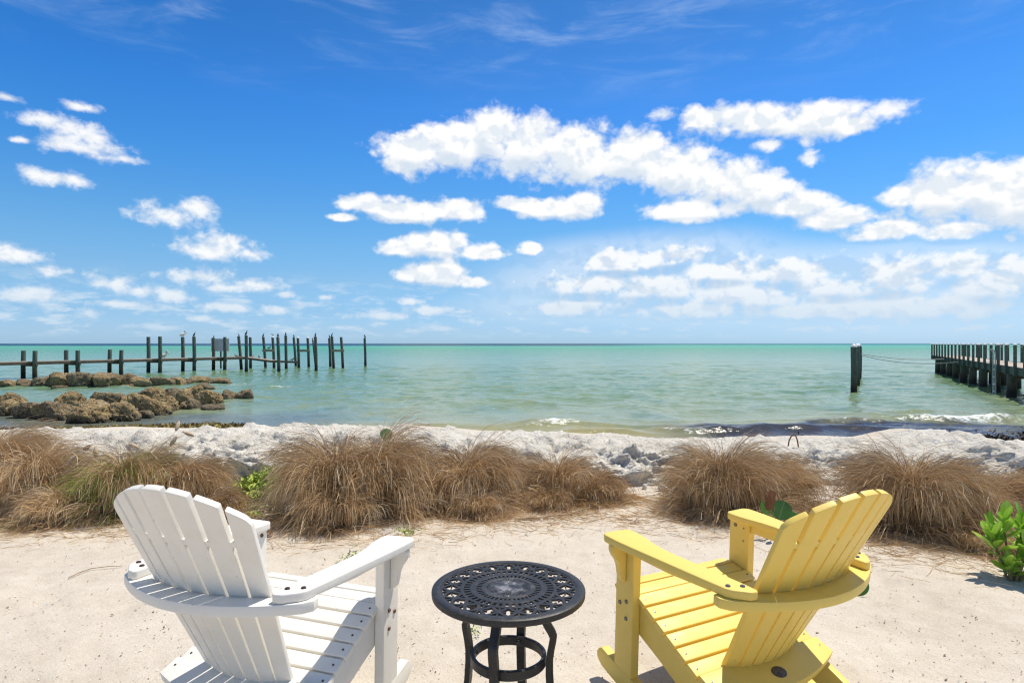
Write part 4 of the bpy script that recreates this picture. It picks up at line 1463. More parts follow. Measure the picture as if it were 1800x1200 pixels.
# walkway: long boards end to end, with rims
ts = [-5.2, -2.6, 0, 2.39, 5.05, 7.75, 10.4, 13.0, 15.6]
for a, b in zip(ts, ts[1:]):
    for w in (-.40, -.135, .135, .40):
        beam('plank', pier_pt(a + .01, w, .275 + rgp.normal(0, .006)), pier_pt(b - .01, w, .275 + rgp.normal(0, .006)), 0.255, 0.05, M_plank, pier)
    for w in (-.50, .50):
        beam('stringer', pier_pt(a + .005, w, .175), pier_pt(b - .005, w, .175), 0.06, 0.15, M_darkplank, pier)
# the end of the walkway sags off to the right
LOC = Vector((pier.location.x, pier.location.y, WATER_Z))
E0, E1, E2 = pxY(431, 627.2, 50.6) - LOC, pxY(481, 633.6, 48.2) - LOC, pxY(526, 635.0, 49.5) - LOC
for q in (-.28, 0, .28):
    off = Vector((0, q, 0))
    beam('plank', E0 + off, E1 + off, 0.26, 0.06, M_plank, pier)
beam('stringer', E0 + Vector((0, -.4, -.06)), E1 + Vector((0, -.4, -.06)), 0.06, 0.16, M_darkplank, pier)
beam('stringer', E1 + Vector((0, -.3, -.05)), E2 + Vector((0, -.3, -.05)), 0.10, 0.16, M_darkplank, pier)
for xt, yt, xb, Yd in ((419.6, 590.8, 424.5, 50.7), (433, 589.5, 433.2, 45.8), (440, 592.5, 440.6, 51.8)):
    top = pxY(xt, yt, Yd)
    bx = (xb - 900) / F * Yd
    obj('piling', piling_mesh(top.z - WATER_Z, 0.115, ((top.x - bx) / (top.z - WATER_Z), 0)), M_pile, pier, loc=(bx - LOC.x, Yd - LOC.y, 0))

# blank pale board fixed behind two tall pilings
sg = empty('sign_board', pxY(387.5, 617, 49.9), 'pale grey blank board on frame behind two tall pier pilings', 'sign')
w_ = 30 / F * 49.9
h_ = 22 / F * 49.9
obj('panel', box('panel', (-w_ / 2, -0.02, 0.0), (w_ / 2, 0.02, h_), 0.006, 1), M_panel, sg)
for s_ in (-1, 1):
    obj('frame', box('frame', (s_ * w_ / 2 - .045, -0.05, -0.03), (s_ * w_ / 2 + .045, -0.0205, h_ + 0.03), 0.006, 1), M_cap, sg)
obj('post', box('post', (-.05, 0.025, -1.4), (.05, 0.12, h_ * .9), 0.006, 1), M_darkplank, sg)


def lone_piling(xt, yt, xb, yb, label, group='free-standing pilings beyond the pier', cap=False, r=0.115, parent=None):
    Yd = (CH - WATER_Z) * F / (yb - HORZ)
    top = pxY(xt, yt, Yd)
    bx = (xb - 900) / F * Yd
    h = top.z - WATER_Z
    tl = ((top.x - bx) / h, 0)
    base = Vector((bx, Yd, WATER_Z))
    if parent is None:
        o = obj('mooring_piling' if not cap else 'piling', piling_mesh(h, r, tl), M_pile, None, loc=base)
        tag(o, label, 'piling', group)
    else:
        o = obj('piling', piling_mesh(h, r, tl), M_pile, parent, loc=base - parent.location)
    tp = Vector((bx + tl[0] * h, Yd, top.z))
    if cap:
        obj('cap', cap_mesh(r), M_cap, o, loc=tp - base)
    return o, tp


def cap_mesh(r, hgt=0.12):
    return lathe('cap', [(r * 1.05, -0.025), (r * 1.06, 0.0), (r * 0.75, hgt * 0.45), (r * 0.12, hgt), (0.0005, hgt + .004)], 14, cap=False)


PERCH = {}
_, PERCH['a'] = lone_piling(488.6, 592.5, 490.5, 656.0, 'thick lone piling standing nearest, right of the walkway end')
_, PERCH['b'] = lone_piling(502.3, 589.5, 503.2, 650.0, 'tall lone piling right of the thick nearest one, behind the low beam')
_, PERCH['c'] = lone_piling(554.6, 591.5, 556.0, 652.6, 'lone piling with a thin leaning timber crossing behind it')
_, PERCH['d'] = lone_piling(549.6, 597.0, 555.0, 648.0, 'thin leaning timber crossing behind a lone piling', r=0.07)
_, PERCH['e'] = lone_piling(641.2, 594.0, 642.5, 645.0, 'last piling on the right, standing alone in open water')
for key, label, posts, (bx0, bx1, by) in (
        ('H1', 'leftmost frame of two pilings joined by a short cross timber', ((463.0, 592.0, 467.0, 647.0, False), (479.5, 593.0, 482.0, 647.7, True)), (461.5, 483, 615.8)),
        ('H2', 'middle frame of three pilings, two of them white-capped, joined by a cross timber', ((516.5, 593.0, 520.2, 644.0, False), (523.8, 594.0, 525.5, 647.7, True), (541.0, 594.0, 543.0, 646.5, True)), (522, 545, 616.2)),
        ('H3', 'rightmost frame of three pilings joined by a pale cross timber', ((579.0, 594.0, 581.0, 646.0, False), (583.6, 591.0, 586.6, 648.0, False), (599.8, 592.3, 603.0, 648.0, False)), (582, 605, 616.2))):
    Ys = [(CH - WATER_Z) * F / (p[3] - HORZ) for p in posts]
    root = empty('mooring_dolphin', ((posts[0][2] - 900) / F * Ys[0], Ys[0], WATER_Z), label, 'mooring frame', 'piling frames beyond the pier')
    for n_, p in enumerate(posts):
        _, PERCH[key + str(n_)] = lone_piling(p[0], p[1], p[2], p[3], None, cap=p[4], parent=root)
    yb_ = Ys[-1] - 0.22
    beam('cross_timber', pxY(bx0, by, yb_) - root.location, pxY(bx1, by, yb_) - root.location, 0.14, 0.20, M_plank, root)


# ------------------------------------------------------------------ dock on the right, mooring pilings and ropes
DP, DD = Vector((18.0, 22.0)), Vector((0.477, 0.879))
DN = Vector((0.879, -0.477))
dock = empty('dock', (DP.x, DP.y, WATER_Z), 'long dock with pale deck, white-capped posts and dark pilings at the right edge', 'dock')


def dpt(t, w, z):
    p = DD * t + DN * w
    return Vector((p.x, p.y, z - WATER_Z))


Tn, Wd = 27.2, 1.45
Zd = 0.50
dk = -5.0
nb = int((Tn - dk) / 0.15)
plank_me = box('plank', (-0.069, -Wd / 2, -0.02), (0.069, Wd / 2, 0.02), 0.004, 1)
plank_me.materials.append(M_deck)
ang_d = math.atan2(DD.y, DD.x)
for i in range(nb):
    t = dk + 0.15 * i + 0.07
    obj('plank', plank_me, None, dock, loc=dpt(t, Wd / 2, Zd - 0.02 + rgp.normal(0, .003)), rot=(0, 0, ang_d))
for w in (-0.035, Wd + 0.035):
    for a, b in ((dk, 1.2), (1.2, 7.0), (7.0, 12.8), (12.8, 18.6), (18.6, 24.4), (24.4, Tn)):
        beam('fascia_board', dpt(a + .004, w, Zd - 0.135), dpt(b - .004, w, Zd - 0.135), 0.06, 0.29, M_green, dock, 0.01)
for t in np.arange(-3.5, Tn, 2.9):
    beam('joist', dpt(t, -0.0, Zd - 0.36), dpt(t, Wd, Zd - 0.36), 0.12, 0.24, M_darkplank, dock)
    for w in (0.10, Wd - 0.10):
        b = dpt(t + rgp.normal(0, .05), w, WATER_Z)
        obj('piling', piling_mesh(Zd - 0.04 - WATER_Z - 0.04, 0.165, (rgp.normal(0, .006), 0)), M_pile, dock, loc=b)
post_me = box('post', (-0.048, -0.048, -0.30), (0.048, 0.048, 0.80), 0.006, 1)
post_me.materials.append(M_green)
bm = bmesh.new()
vs = [bm.verts.new((sx * 0.060, sy * 0.060, 0.80)) for sx, sy in ((-1, -1), (1, -1), (1, 1), (-1, 1))]
v2 = [bm.verts.new((sx * 0.060, sy * 0.060, 0.835)) for sx, sy in ((-1, -1), (1, -1), (1, 1), (-1, 1))]
ap = bm.verts.new((0, 0, 0.90))
bm.faces.new(vs[::-1])
for i in range(4):
    bm.faces.new((vs[i], vs[(i + 1) % 4], v2[(i + 1) % 4], v2[i]))
    bm.faces.new((v2[i], v2[(i + 1) % 4], ap))
pcap_me = finish(bm, 'post_cap', 0)
pcap_me.materials.append(M_cap)
for w, ph in ((-0.135, 0.0), (Wd + 0.135, 0.75)):
    for t in np.arange(-3.9 + ph, Tn, 1.46):
        p = obj('post', post_me, None, dock, loc=dpt(t, w, Zd), rot=(0, 0, ang_d))
        obj('post_cap', pcap_me, None, p)
# thin rail wire along the landward side
rail = []
for t in np.linspace(dk, 16, 40):
    rail.append(dpt(t, Wd + 0.05, Zd + 0.72 - 0.015 * math.sin(t * 4.3) ** 2))
obj('rail_wire', tube('rail_wire', rail, 0.012, 5), M_rope, dock)
# boarding ladder
lad = empty('ladder', dpt(3.55, -0.24, WATER_Z), None, None)
lad.parent = dock
lad.location = dpt(3.55, -0.24, WATER_Z)
lad.rotation_euler = (0, 0, ang_d)
for s_ in (-1, 1):
    obj('rail', tube('rail', [(s_ * 0.22, 0, -0.25), (s_ * 0.22, 0, 1.75), (s_ * 0.22, 0.03, 1.88), (s_ * 0.22, 0.15, 1.94)], 0.027, 8), M_metal, lad)
for z in np.arange(-0.05, 1.35, 0.29):
    obj('rung', tube('rung', [(-0.22, 0, z), (0.22, 0, z)], 0.022, 8), M_metal, lad)
# mooring pilings in a line
moor = []
for n_, (x_, yb_, yt_, lab) in enumerate(((1501.0, 695.0, 609.0, 'nearest and thickest white-capped piling of the row standing off the dock'),
                                       (1506.5, 684.0, 608.0, 'second white-capped piling of the row off the dock, behind the nearest'),
                                       (1510.0, 668.0, 607.0, 'third white-capped piling of the row off the dock, mostly hidden'),
                                       (1511.8, 656.0, 608.5, 'farthest thin white-capped piling of the row off the dock'))):
    o, tp = lone_piling(x_, yt_, x_, yb_, lab, 'mooring pilings off the dock', cap=True, r=0.122)
    moor.append(tp)
for n_, (sag, z0, z1, lab, end) in enumerate(((0.16, -0.50, .40, 'upper pale mooring rope slung from the pilings to the dock', 20.0), (0.26, -0.58, .36, 'lower slacker mooring rope slung from the pilings to the dock', 14.0))):
    a = moor[2] + Vector((0.12, 0, z0))
    b = Vector((DP.x, DP.y, 0)) + dpt(end, -0.14, z1 + WATER_Z + 0.8 - 0.8)
    b.z = z1
    pts = [a.lerp(b, t) - Vector((0, 0, sag * 4 * t * (1 - t))) for t in np.linspace(0, 1, 24)]
    o = obj('mooring_rope', tube('mooring_rope', pts, 0.022, 6), M_rope)
    tag(o, lab, 'rope', 'ropes from the pilings to the dock')


# ------------------------------------------------------------------ sea birds on the pilings
def bird_mesh(kind):
    """one continuous body: tail, body, neck, head and bill along a bent spine"""
    if kind == 'cormorant':
        sp = [(0, -.13, .01, .010), (0, -.10, .03, .026), (0, -.065, .07, .048), (0, -.03, .125, .066), (0, .0, .18, .062), (0, .022, .225, .042), (0, .030, .262, .027), (0, .030, .295, .024),
              (0, .040, .318, .029), (0, .062, .326, .024), (0, .085, .324, .012), (0, .115, .322, .007), (0, .138, .318, .003)]
    elif kind == 'pelican':
        sp = [(0, -.26, .10, .020), (0, -.21, .12, .05), (0, -.13, .15, .098), (0, -.03, .19, .125), (0, .06, .235, .105), (0, .115, .29, .062), (0, .125, .35, .042), (0, .105, .41, .036),
              (0, .105, .455, .040), (0, .135, .478, .044), (0, .17, .462, .034), (0, .20, .41, .026), (0, .225, .34, .028), (0, .245, .27, .020), (0, .255, .22, .006)]
    else:
        sp = [(0, -.16, .07, .006), (0, -.12, .075, .022), (0, -.06, .085, .045), (0, .0, .10, .054), (0, .05, .12, .044), (0, .075, .15, .030), (0, .085, .178, .029), (0, .10, .192, .028), (0, .122, .188, .015), (0, .148, .180, .004)]
    bm = bmesh.new()
    tube_bm(bm, [q[:3] for q in sp], [q[3] for q in sp], 12)
    for s in (-1, 1):   # folded wing and leg grown from the same body mesh
        x = max(q[3] for q in sp)
        k = {'cormorant': 1.0, 'pelican': 1.9, 'gull': 0.85}[kind]
        if kind == 'cormorant':
            tube_bm(bm, [(s * .048, .01, .20), (s * .060, -.03, .135), (s * .045, -.075, .065), (s * .022, -.125, .01)], [.012, .024, .020, .004], 8)
            tube_bm(bm, [(s * .025, -.03, .09), (s * .025, -.02, .03), (s * .025, .015, .0)], [.012, .008, .012], 6)
        elif kind == 'pelican':
            tube_bm(bm, [(s * .085, .07, .25), (s * .115, -.03, .20), (s * .085, -.16, .14), (s * .03, -.29, .09)], [.03, .048, .036, .006], 8)
            tube_bm(bm, [(s * .045, .0, .12), (s * .045, .01, .05), (s * .045, .06, .0)], [.02, .014, .02], 6)
        else:
            tube_bm(bm, [(s * .040, .03, .115), (s * .050, -.03, .10), (s * .035, -.10, .08), (s * .012, -.20, .066)], [.012, .021, .016, .003], 8)
            tube_bm(bm, [(s * .018, .0, .07), (s * .018, .0, .0)], [.007, .006], 6)
    return finish(bm, 'bird', 60)


BM = {}
for kind, mt in (('cormorant', M_bird), ('pelican', M_birdbrown), ('gull', M_birdbrown), ('pelican_pale', M_birdpale)):
    BM[kind] = bird_mesh(kind.split('_')[0])
    BM[kind].materials.append(mt)


def bird(kind, p, rz, label, sc=1.0):
    o = obj({'cormorant': 'cormorant', 'pelican': 'pelican', 'gull': 'sea_bird', 'pelican_pale': 'pelican'}[kind], BM[kind], None, None, loc=p, rot=(0, 0, R(rz)), scale=(sc,) * 3)
    tag(o, label, 'bird', 'sea birds resting on the old pier')
    return o


def pier_top(t, w, z):
    return pier_pt(t, w, z) + LOC + Vector((0, 0, 0.004))


bird('pelican_pale', pier_top(10.4, -.66, 1.86), -60, 'pale pelican on top of the tall piling left of the blank board', 0.95)
bird('cormorant', pier_top(10.4, .66, 1.87), -40, 'dark cormorant on the tall piling just left of the blank board', 1.0)
bird('cormorant', pier_top(13.0, -.66, 1.82), 160, 'dark hunched bird on the piling at the left side of the blank board', 0.55)
bird('pelican_pale', pier_top(8.3, .30, .30), -75, 'pale pelican standing on the walkway beside a tall piling', 1.15)
bird('cormorant', pxY(419.6, 590.8, 50.7) + Vector((0, 0, .004)), 140, 'small dark bird on the leaning piling at the walkway bend', 0.62)
bird('cormorant', pxY(433.0, 589.5, 45.8) + Vector((0, 0, .004)), -30, 'dark cormorant on the tall piling at the walkway bend', 1.05)
bird('cormorant', PERCH['H10'] + Vector((0, 0, .004)), -30, 'cormorant on the uncapped piling of the leftmost frame', 0.95)
bird('gull', PERCH['H11'] + Vector((-.03, 0, .165)), 120, 'small dark bird on the white cap of the leftmost frame', 0.8)
bird('cormorant', PERCH['a'] + Vector((0, 0, .004)), 20, 'cormorant on the thick nearest lone piling', 0.9)
bird('cormorant', PERCH['b'] + Vector((0, 0, .004)), 10, 'cormorant on the tall lone piling behind the low beam', 0.85)
bird('cormorant', PERCH['H20'] + Vector((0, 0, .004)), 30, 'cormorant on the leaning uncapped piling of the middle frame', 0.85)
bird('cormorant', PERCH['c'] + Vector((0, 0, .004)), 0, 'cormorant on the lone piling crossed by a leaning timber', 0.9)
bird('cormorant', PERCH['d'] + Vector((0, 0, .004)), -60, 'small bird on the thin leaning timber', 0.6)
bird('cormorant', PERCH['H30'] + Vector((0, 0, .004)), 150, 'hunched cormorant on the left piling of the rightmost frame', 0.85)
bird('cormorant', PERCH['H31'] + Vector((0, 0, .004)), -120, 'cormorant on the middle piling of the rightmost frame', 0.85)
bird('cormorant', PERCH['e'] + Vector((0, 0, .004)), 160, 'cormorant on the last piling alone in open water', 0.95)
bird('gull', pxY(415.5, 627.0, 50.0) + Vector((0, 0, -.04)), 90, 'brown bird standing on the walkway left of the bend', 1.3)
bird('gull', (E0 * .72 + E1 * .28) + LOC + Vector((0, 0, .035)), 0, 'brown bird high on the sagging end of the walkway', 1.1)
bird('gull', (E0 * .50 + E1 * .50) + LOC + Vector((0, 0, .035)), 180, 'brown bird halfway down the sagging end of the walkway', 1.1)
bird('gull', (E1 * .22 + E2 * .78) + LOC + Vector((0, -.3, .032)), -90, 'dark bird on the low beam beyond the sagging walkway', 1.25)
bird('gull', pxY(473, 613.6, 53.7) + Vector((0, 0, .0)), -80, 'dark bird sitting on the cross timber of the leftmost frame', 1.2)


# ------------------------------------------------------------------ green plants
def leaf_mesh(name, L, Wd_, shape='spoon', curl=0.12, fold=0.10, nl=9, mat=None, seed=0):
    """leaf along +Y from the origin, tip at L, cupped along the midrib"""
    rg = np.random.default_rng(seed)
    t = np.linspace(0, 1, nl)
    if shape == 'spoon':
        w = Wd_ / 2 * np.clip(0.10 + 1.02 * np.sin(np.pi * np.clip(t, 0, 1) ** 1.55), 0, 1.0)
        w[-1] = Wd_ * 0.07
        w[0] = Wd_ * 0.06
    elif shape == 'round':
        a = (t - 0.5) * 2
        w = Wd_ / 2 * np.sqrt(np.clip(1 - a * a, 0, 1)) * (1 + 0.06 * a)
        w[0] = Wd_ * 0.10
        w[-1] = Wd_ * 0.05
    else:
        w = Wd_ / 2 * np.sin(np.pi * np.clip(t, 0.02, 0.985)) ** 0.8
    xs = np.array([-1, -.55, 0, .55, 1])
    X = xs[None] * w[:, None]
    Y = (t * L)[:, None] + 0 * X
    Z = (curl * L * (t - t * t * 1.6))[:, None] + fold * np.abs(X) + 0.03 * L * rg.normal(0, .25, X.shape) * (np.abs(xs)[None] > .3)
    me = mesh_np(name, np.stack([X, Y, Z], -1).reshape(-1, 3), grid_faces(nl, 5))
    if mat:
        me.materials.append(mat)
    return me


def look_rot(d, roll=0.0):
    """euler that sends +Y along d"""
    d = Vector(d).normalized()
    up = Vector((0, 0, 1))
    if abs(d.dot(up)) > 0.97:
        up = Vector((0.2, -1, 0.1))
    z = (up - d * up.dot(d)).normalized()
    x = d.cross(z)
    M = Matrix((x, d, z)).transposed() @ Matrix.Rotation(roll, 3, 'Y')
    return M.to_euler()


def build_shrub():
    rg = np.random.default_rng(77)
    base = px(1778, 1016)
    base.z = ground_z(base.x, base.y) - 0.01
    root = empty('green_shrub', base, 'bright green leafy beach shrub at the lower right edge of the sand', 'shrub')
    lm = [leaf_mesh('leaf', L, w, 'spoon', c, 0.14, 9, M_leaf, i) for i, (L, w, c) in enumerate(((.150, .062, .05), (.128, .056, .12), (.112, .050, .2), (.092, .044, .1)))]
    heads = [(-.03, .02, .33, 1.0), (-.125, -.02, .25, .95), (.09, .03, .31, 1.0), (.19, -.04, .24, .9), (.02, -.10, .20, .95), (-.09, -.09, .12, .75), (.12, -.12, .13, .8), (.24, .08, .30, .9), (-.05, .10, .26, .9), (.30, -.02, .19, .8), (-.01, -.04, .09, .6), (.17, .12, .2, .8), (.08, -.06, .26, .9)]
    for hx, hy, hz, sc in heads:
        bm = bmesh.new()
        p0 = Vector((hx * .18, hy * .18, 0))
        p1 = Vector((hx, hy, hz))
        tube_bm(bm, [p0, p0.lerp(p1, .4) + Vector((0, 0, .02)), p0.lerp(p1, .8), p1], [.0075, .0065, .0055, .004], 7)
        stem = obj('stem', finish(bm, 'stem'), M_stem, root)
        ax = (p1 - p0).normalized()
        n = 13
        for i in range(n):
            f = i / n
            a = i * 2.4 + rg.uniform(-.3, .3)
            el = 1.35 - 1.25 * f + rg.normal(0, .10)
            d = Vector((math.cos(a) * math.cos(el), math.sin(a) * math.cos(el), math.sin(el)))
            d = (d + ax * 0.35).normalized()
            q = p1 - ax * (0.11 * f) * sc
            k = 0 if f > .35 else (1 if f > .2 else 3)
            obj('leaf', lm[(k + int(rg.integers(0, 2))) % 4], None, stem, loc=q, rot=look_rot(d, rg.normal(0, .3)), scale=(sc * rg.uniform(.85, 1.12),) * 3)


build_shrub()


def sprout(base, leaves, label, cat='plant', name='sea_grape_seedling'):
    """leaves: (centre pixel x, y, distance, size, facing dir, red?)"""
    base = Vector(base)
    base.z = float(ground_z(base.x, base.y))
    root = empty(name, base, label, cat)
    for i, (x, y, Yd, L, d, red) in enumerate(leaves):
        c = pxY(x, y, Yd) - base
        d = Vector(d).normalized()
        me = leaf_mesh('leaf', L, L * 1.02, 'round', .04, .10, 13, M_grapered if red else M_grape, 30 + i)
        st = c - d * L * .5
        stem = obj('stem', tube('stem', [(0, 0, 0), st * 0.55 + Vector((0, 0, .03)), st], [.005, .004, .0025], 6), M_stem, root)
        # the blade faces the viewer's side of its stalk
        nrm = Vector((rng.normal(0, .25), -0.75, 0.55))
        y_ = d
        z_ = (nrm - y_ * nrm.dot(y_)).normalized()
        x_ = y_.cross(z_)
        obj('leaf', me, None, stem, loc=st, rot=Matrix((x_, y_, z_)).transposed().to_euler())
    return root


sprout(px(1368, 938), [(1374, 896, 4.42, .135, (.35, .1, .9), False), (1345, 893, 4.38, .10, (-.5, 0, .75), False), (1352, 884, 4.36, .105, (-.1, -.15, 1), True), (1357, 868, 4.36, .055, (.1, 0, 1), True),
                       (1360, 912, 4.30, .10, (-.3, -.5, .4), False), (1400, 912, 4.45, .09, (.8, .1, .4), False), (1390, 905, 4.5, .08, (.5, .4, .6), False)],
       'small plant with round green leaves and one red leaf, behind the yellow chair')
sprout(px(1490, 1046), [(1505, 1026, 3.47, .125, (.75, -.25, .55), False)], 'single round green leaf standing in the sand behind the yellow chair', 'leaf', 'sea_grape_leaf')
b_ = pxY(680, 812, 5.9)
sprout((b_.x, 5.9, 0), [(679, 763, 5.75, .11, (.10, .35, .9), False)], 'dark round green leaf poking up behind the tallest twin-peaked grass clump', 'leaf', 'sea_grape_leaf')


def scatter_flakes(name, pts, size, tint, mat, seed, aspect=(0.3, 1.0), lift=0.6, kind='stuff', label=None, cat=None):
    """many small bent flakes lying at pts (n,3)"""
    rg = np.random.default_rng(seed)
    n = len(pts)
    L = size * rg.uniform(.5, 1.3, n)
    Wf = L * rg.uniform(aspect[0], aspect[1], n)
    a = rg.random(n) * 2 * np.pi
    tl = rg.normal(0, lift, n)
    rl = rg.normal(0, lift, n)
    d = np.stack([np.cos(a) * np.cos(tl), np.sin(a) * np.cos(tl), np.sin(tl)], -1)
    s0 = np.stack([-np.sin(a), np.cos(a), 0 * a], -1)
    up = np.cross(d, s0)
    sd = s0 * np.cos(rl)[:, None] + up * np.sin(rl)[:, None]
    nr = np.cross(d, sd)
    quad = []
    for u, v, h in ((-.5, 0, 0), (-.1, -.5, .15), (-.1, .5, .15), (.5, 0, .0)):
        quad.append(pts + d * (L * u)[:, None] + sd * (Wf * v)[:, None] + nr * (L * h)[:, None] + np.array([0, 0, 1]) * (np.abs(np.sin(tl)) * L * .5)[:, None])
    V = np.stack(quad, 1).reshape(-1, 3)
    b = np.arange(n)[:, None] * 4
    Fc = np.concatenate([b + np.array([[0, 1, 3]]), b + np.array([[0, 3, 2]])])
    me = mesh_np(name, V, Fc, smooth=False)
    me.attributes.new('tint', 'FLOAT', 'POINT').data.foreach_set('value', np.repeat(tint, 4).astype(np.float32))
    o = obj(name, me, mat)
    tag(o, label, cat, None, kind)
    return o


rg = np.random.default_rng(55)
# green vine patch between the clumps
n = 2600
cxv, cyv = -2.17, 5.62
pts = np.stack([cxv + rg.normal(0, .24, n), cyv + rg.normal(0, .26, n), 0 * np.zeros(n)], -1)
pts[:, 2] = ground_z(pts[:, 0], pts[:, 1]) + 0.015 + .20 * rg.random(n) ** 1.4 * np.exp(-((pts[:, 0] - cxv) / .3) ** 2)
root = empty('creeping_vine', (cxv, cyv, 0), 'yellow-green creeping vine patch between two dry grass clumps behind the white chair', 'plant')
o = scatter_flakes('leaves', pts - np.array([cxv, cyv, 0]), .058, np.clip(rg.beta(2, 2, n), 0, 1), M_vine, 1, (0.35, .6), .6)
o.parent = root
for i, (x, y, w, lab) in enumerate(((22, 924, .14, 'small green weed at the far left at the foot of the grass'), (716, 938, .11, 'little green weed on the sand under the white chair arm end'), (455, 905, .18, 'green sprig beside the far arm of the white chair'),
                                    (592, 915, .10, 'sparse green sprig at the foot of the peaked grass clump'), (612, 985, .13, 'thin green sprout on the sand beyond the white armrest'), (835, 1115, .05, 'tiny green sprout on the sand by the table ring'))):
    b = px(x, y)
    m = 60 if w > .1 else 24
    pts = np.stack([b.x + rg.normal(0, w * .4, m), b.y + rg.normal(0, w * .5, m), np.zeros(m)], -1)
    pts[:, 2] = ground_z(pts[:, 0], pts[:, 1]) + .004 + .03 * rg.random(m)
    root = empty('green_weed', (b.x, b.y, 0), lab, 'weed')
    o = scatter_flakes('leaves', pts - np.array([b.x, b.y, 0]), .032, rg.random(m) * .8, M_vine, 60 + i, (0.15, .35), .7)
    o.parent = root

# ------------------------------------------------------------------ washed-up weed, straw, grit, stones, sticks
def weed_bed(n, xr, yfun, zoff, tintf, seed, label):
    rg = np.random.default_rng(seed)
    x = rg.uniform(*xr, n)
    y = yfun(x, rg)
    z = np.maximum(ground_z(x, y), WATER_Z - .02) + zoff * rg.random(n)
    return scatter_flakes('seaweed', np.stack([x, y, z], -1), .11, tintf(rg, n), M_weed, seed, (.2, .6), .5, label=label)


weed_bed(5000, (-12.6, -4.3), lambda x, r: shore_y(x) - 0.55 + r.normal(0, .22, len(x)), .10, lambda r, n: r.beta(1.2, 3.0, n) * .6, 71, 'dark washed-up weed along the waterline on the left')
weed_bed(3800, (-10.9, -5.6), lambda x, r: shore_y(x) - 1.35 + r.normal(0, .30, len(x)), .13, lambda r, n: .55 + .45 * r.random(n), 72, 'yellow-brown washed-up weed on the left beach')
weed_bed(5200, (4.5, 13.5), lambda x, r: shore_y(x) - 0.1 + r.normal(0, .45, len(x)), .10, lambda r, n: r.beta(1.2, 3.5, n) * .6, 73, 'dark washed-up weed along the waterline on the right')

# loose straw around the feet of the clumps
n = 5200
u = rg.random(n)
ctr = np.array([(-4.4, 4.75, .7), (-3.2, 4.55, .7), (-2.4, 4.7, .5), (-1.3, 4.45, .6), (-.4, 4.75, .5), (.55, 5.05, .5), (1.2, 4.9, .4), (1.9, 4.55, .6), (3.1, 3.95, .7), (3.8, 4.0, .5), (2.5, 4.3, .3), (-2.0, 4.6, .3), (.1, 4.9, .4)])
k = rg.integers(0, len(ctr), n)
x = ctr[k, 0] + rg.normal(0, 1, n) * ctr[k, 2] * .8
y = ctr[k, 1] + rg.normal(0, .17, n) - .06 * rg.random(n)
a = rg.random(n) * np.pi
ln = rg.uniform(.03, .22, n)
s = np.linspace(-.5, .5, 6)
cu = rg.normal(0, 1.3, n)[:, None] * s[None] ** 2
LX = x[:, None] + ln[:, None] * (s[None] * np.cos(a)[:, None] - cu * ln[:, None] * np.sin(a)[:, None])
LY = y[:, None] + ln[:, None] * (s[None] * np.sin(a)[:, None] + cu * ln[:, None] * np.cos(a)[:, None])
LZ = ground_z(LX, LY) + 0.004 + .012 * rg.random(n)[:, None]
me = ribbons(np.stack([LX, LY, LZ], -1), rg.uniform(.0018, .004, n), np.clip(rg.beta(2.3, 2.3, n), 0, .93), rg.random(n) * 6.28)
tag(obj('straw_litter', me, M_straw), kind='stuff', label='loose dry straw lying on the sand at the foot of the grass')

# shell grit, bits of wood and leaf on the sand
n = 3600
y = 2.35 + 2.6 * rg.random(n) ** 1.3
x = (rg.random(n) * 2 - 1) * (0.9 * y + .3)
pts = np.stack([x, y, ground_z(x, y) + .002], -1)
scatter_flakes('shell_grit', pts, .0085, rg.random(n), M_grit, 3, (.4, 1.0), .3, label='small shell bits and dark crumbs scattered on the sand')

n = 240
y = 2.35 + 2.7 * rg.random(n)
x = (rg.random(n) * 2 - 1) * (0.9 * y + .3)
pts = np.stack([x, y, ground_z(x, y) + .003], -1)
scatter_flakes('sand_debris', pts, .020, rg.random(n) * .5, M_grit, 4, (.12, .5), .35, label='brown leaf and twig crumbs scattered on the sand')

# pale stones
for i, (x, y, w, lab) in enumerate(((1133, 855, 12, 'small white cube-like stone at the foot of the bank, left of two'), (1165, 857, 18, 'white broken stone at the foot of the bank, right of two'), (853, 905, 10, 'small white pebble on the straw in front of the peaked clump'),
                                    (951, 914, 8, 'grey pebble lying on the sand left of the stick'), (1115, 883, 8, 'white shell on the sand at the right end of the stick'))):
    b = px(x, y + w * .35)
    boulder(x, y - w * .5, b.y, w, .9, lab, 500 + i, 'pale stones on the sand', ICO3, zbase=float(ground_z(b.x, b.y)) - .02, mat=M_whiterock, name='stone', cat='stone', rough=.6)

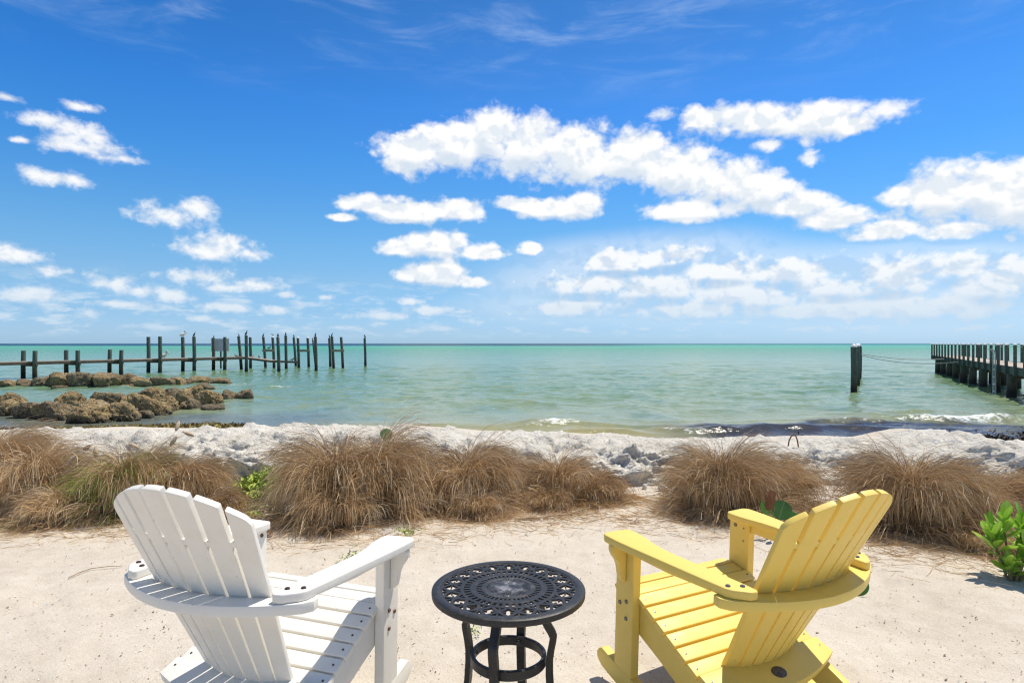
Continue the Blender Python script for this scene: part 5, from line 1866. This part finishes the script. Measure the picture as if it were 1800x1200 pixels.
# long dry stem on the sand
def stick(pxs, rad, label):
    P = []
    for x, y in pxs:
        p = px(x, y)
        p.z = float(ground_z(p.x, p.y)) + rad * .9 + .006
        P.append(p)
    Q = []
    for a, b in zip(P, P[1:]):
        Q += [a, a.lerp(b, .5) + Vector((0, 0, .004))]
    Q.append(P[-1])
    o = obj('dry_stem', tube('dry_stem', Q, [rad * (1 - .5 * i / len(Q)) for i in range(len(Q))], 7), M_stick)
    tag(o, label, 'stick', 'dry stems lying on the sand')


stick([(905, 917), (950, 914), (1000, 906), (1040, 893), (1075, 886), (1140, 884)], .008, 'longest dry stem lying on the sand behind the table')
stick([(868, 897), (882, 907), (897, 913)], .006, 'short thick dry stem left of the longest one')
stick([(905, 920), (945, 916), (975, 914)], .004, 'thin dry twig just below the longest stem')
stick([(0, 905), (60, 925), (130, 932), (215, 930)], .005, 'dry stem lying along the foot of the left grass')
stick([(1290, 984), (1306, 972), (1316, 962)], .003, 'thin twig on the sand inside the far arm of the yellow chair')
stick([(120, 1020), (160, 1008), (215, 1002)], .003, 'thin twig on the open sand left of the white chair')

# fallen leaves
for i, (x, y, L, lab, m) in enumerate(((492, 912, .085, 'reddish dry leaf against the grass beyond the white chair', M_dryleaf), (478, 943, .075, 'curled brown leaf on the sand beside the far arm of the white chair', M_dryleaf),
                                       (772, 1089, .018, 'small brown dry leaf scrap on the sand left of the table', M_dryleaf), (1410, 920, .05, 'brown dry leaf under the round-leaved plant', M_dryleaf))):
    b = px(x, y)
    me = leaf_mesh('fallen_leaf', L, L * .6, 'round', .35, .5, 9, m, 90 + i)
    d = Vector((math.cos(i * 2.1 + .4), math.sin(i * 2.1 + .4) * .6, .35))
    o = obj('fallen_leaf', me, None, None, loc=(b.x, b.y, float(ground_z(b.x, b.y)) + .012), rot=look_rot(d, .5))
    tag(o, lab, 'leaf', 'dry leaves fallen on the sand')

# bent rusty bar standing in the bank
b = pxY(1395, 790, 7.0)
w2 = .060
pts = [(-w2 * 1.05, 0, -.15), (-w2, 0, .04), (-w2 * .85, 0, .10), (-w2 * .45, 0, .150), (0.004, 0, .164), (w2 * .5, 0, .145), (w2 * .82, .01, .09), (w2, .015, .03), (w2 * 1.05, .02, -.12)]
o = obj('bent_bar', tube('bent_bar', pts, .0075, 8), M_rust, loc=b)
tag(o, 'bent rusty metal bar arching up from the bank', 'metal bar')
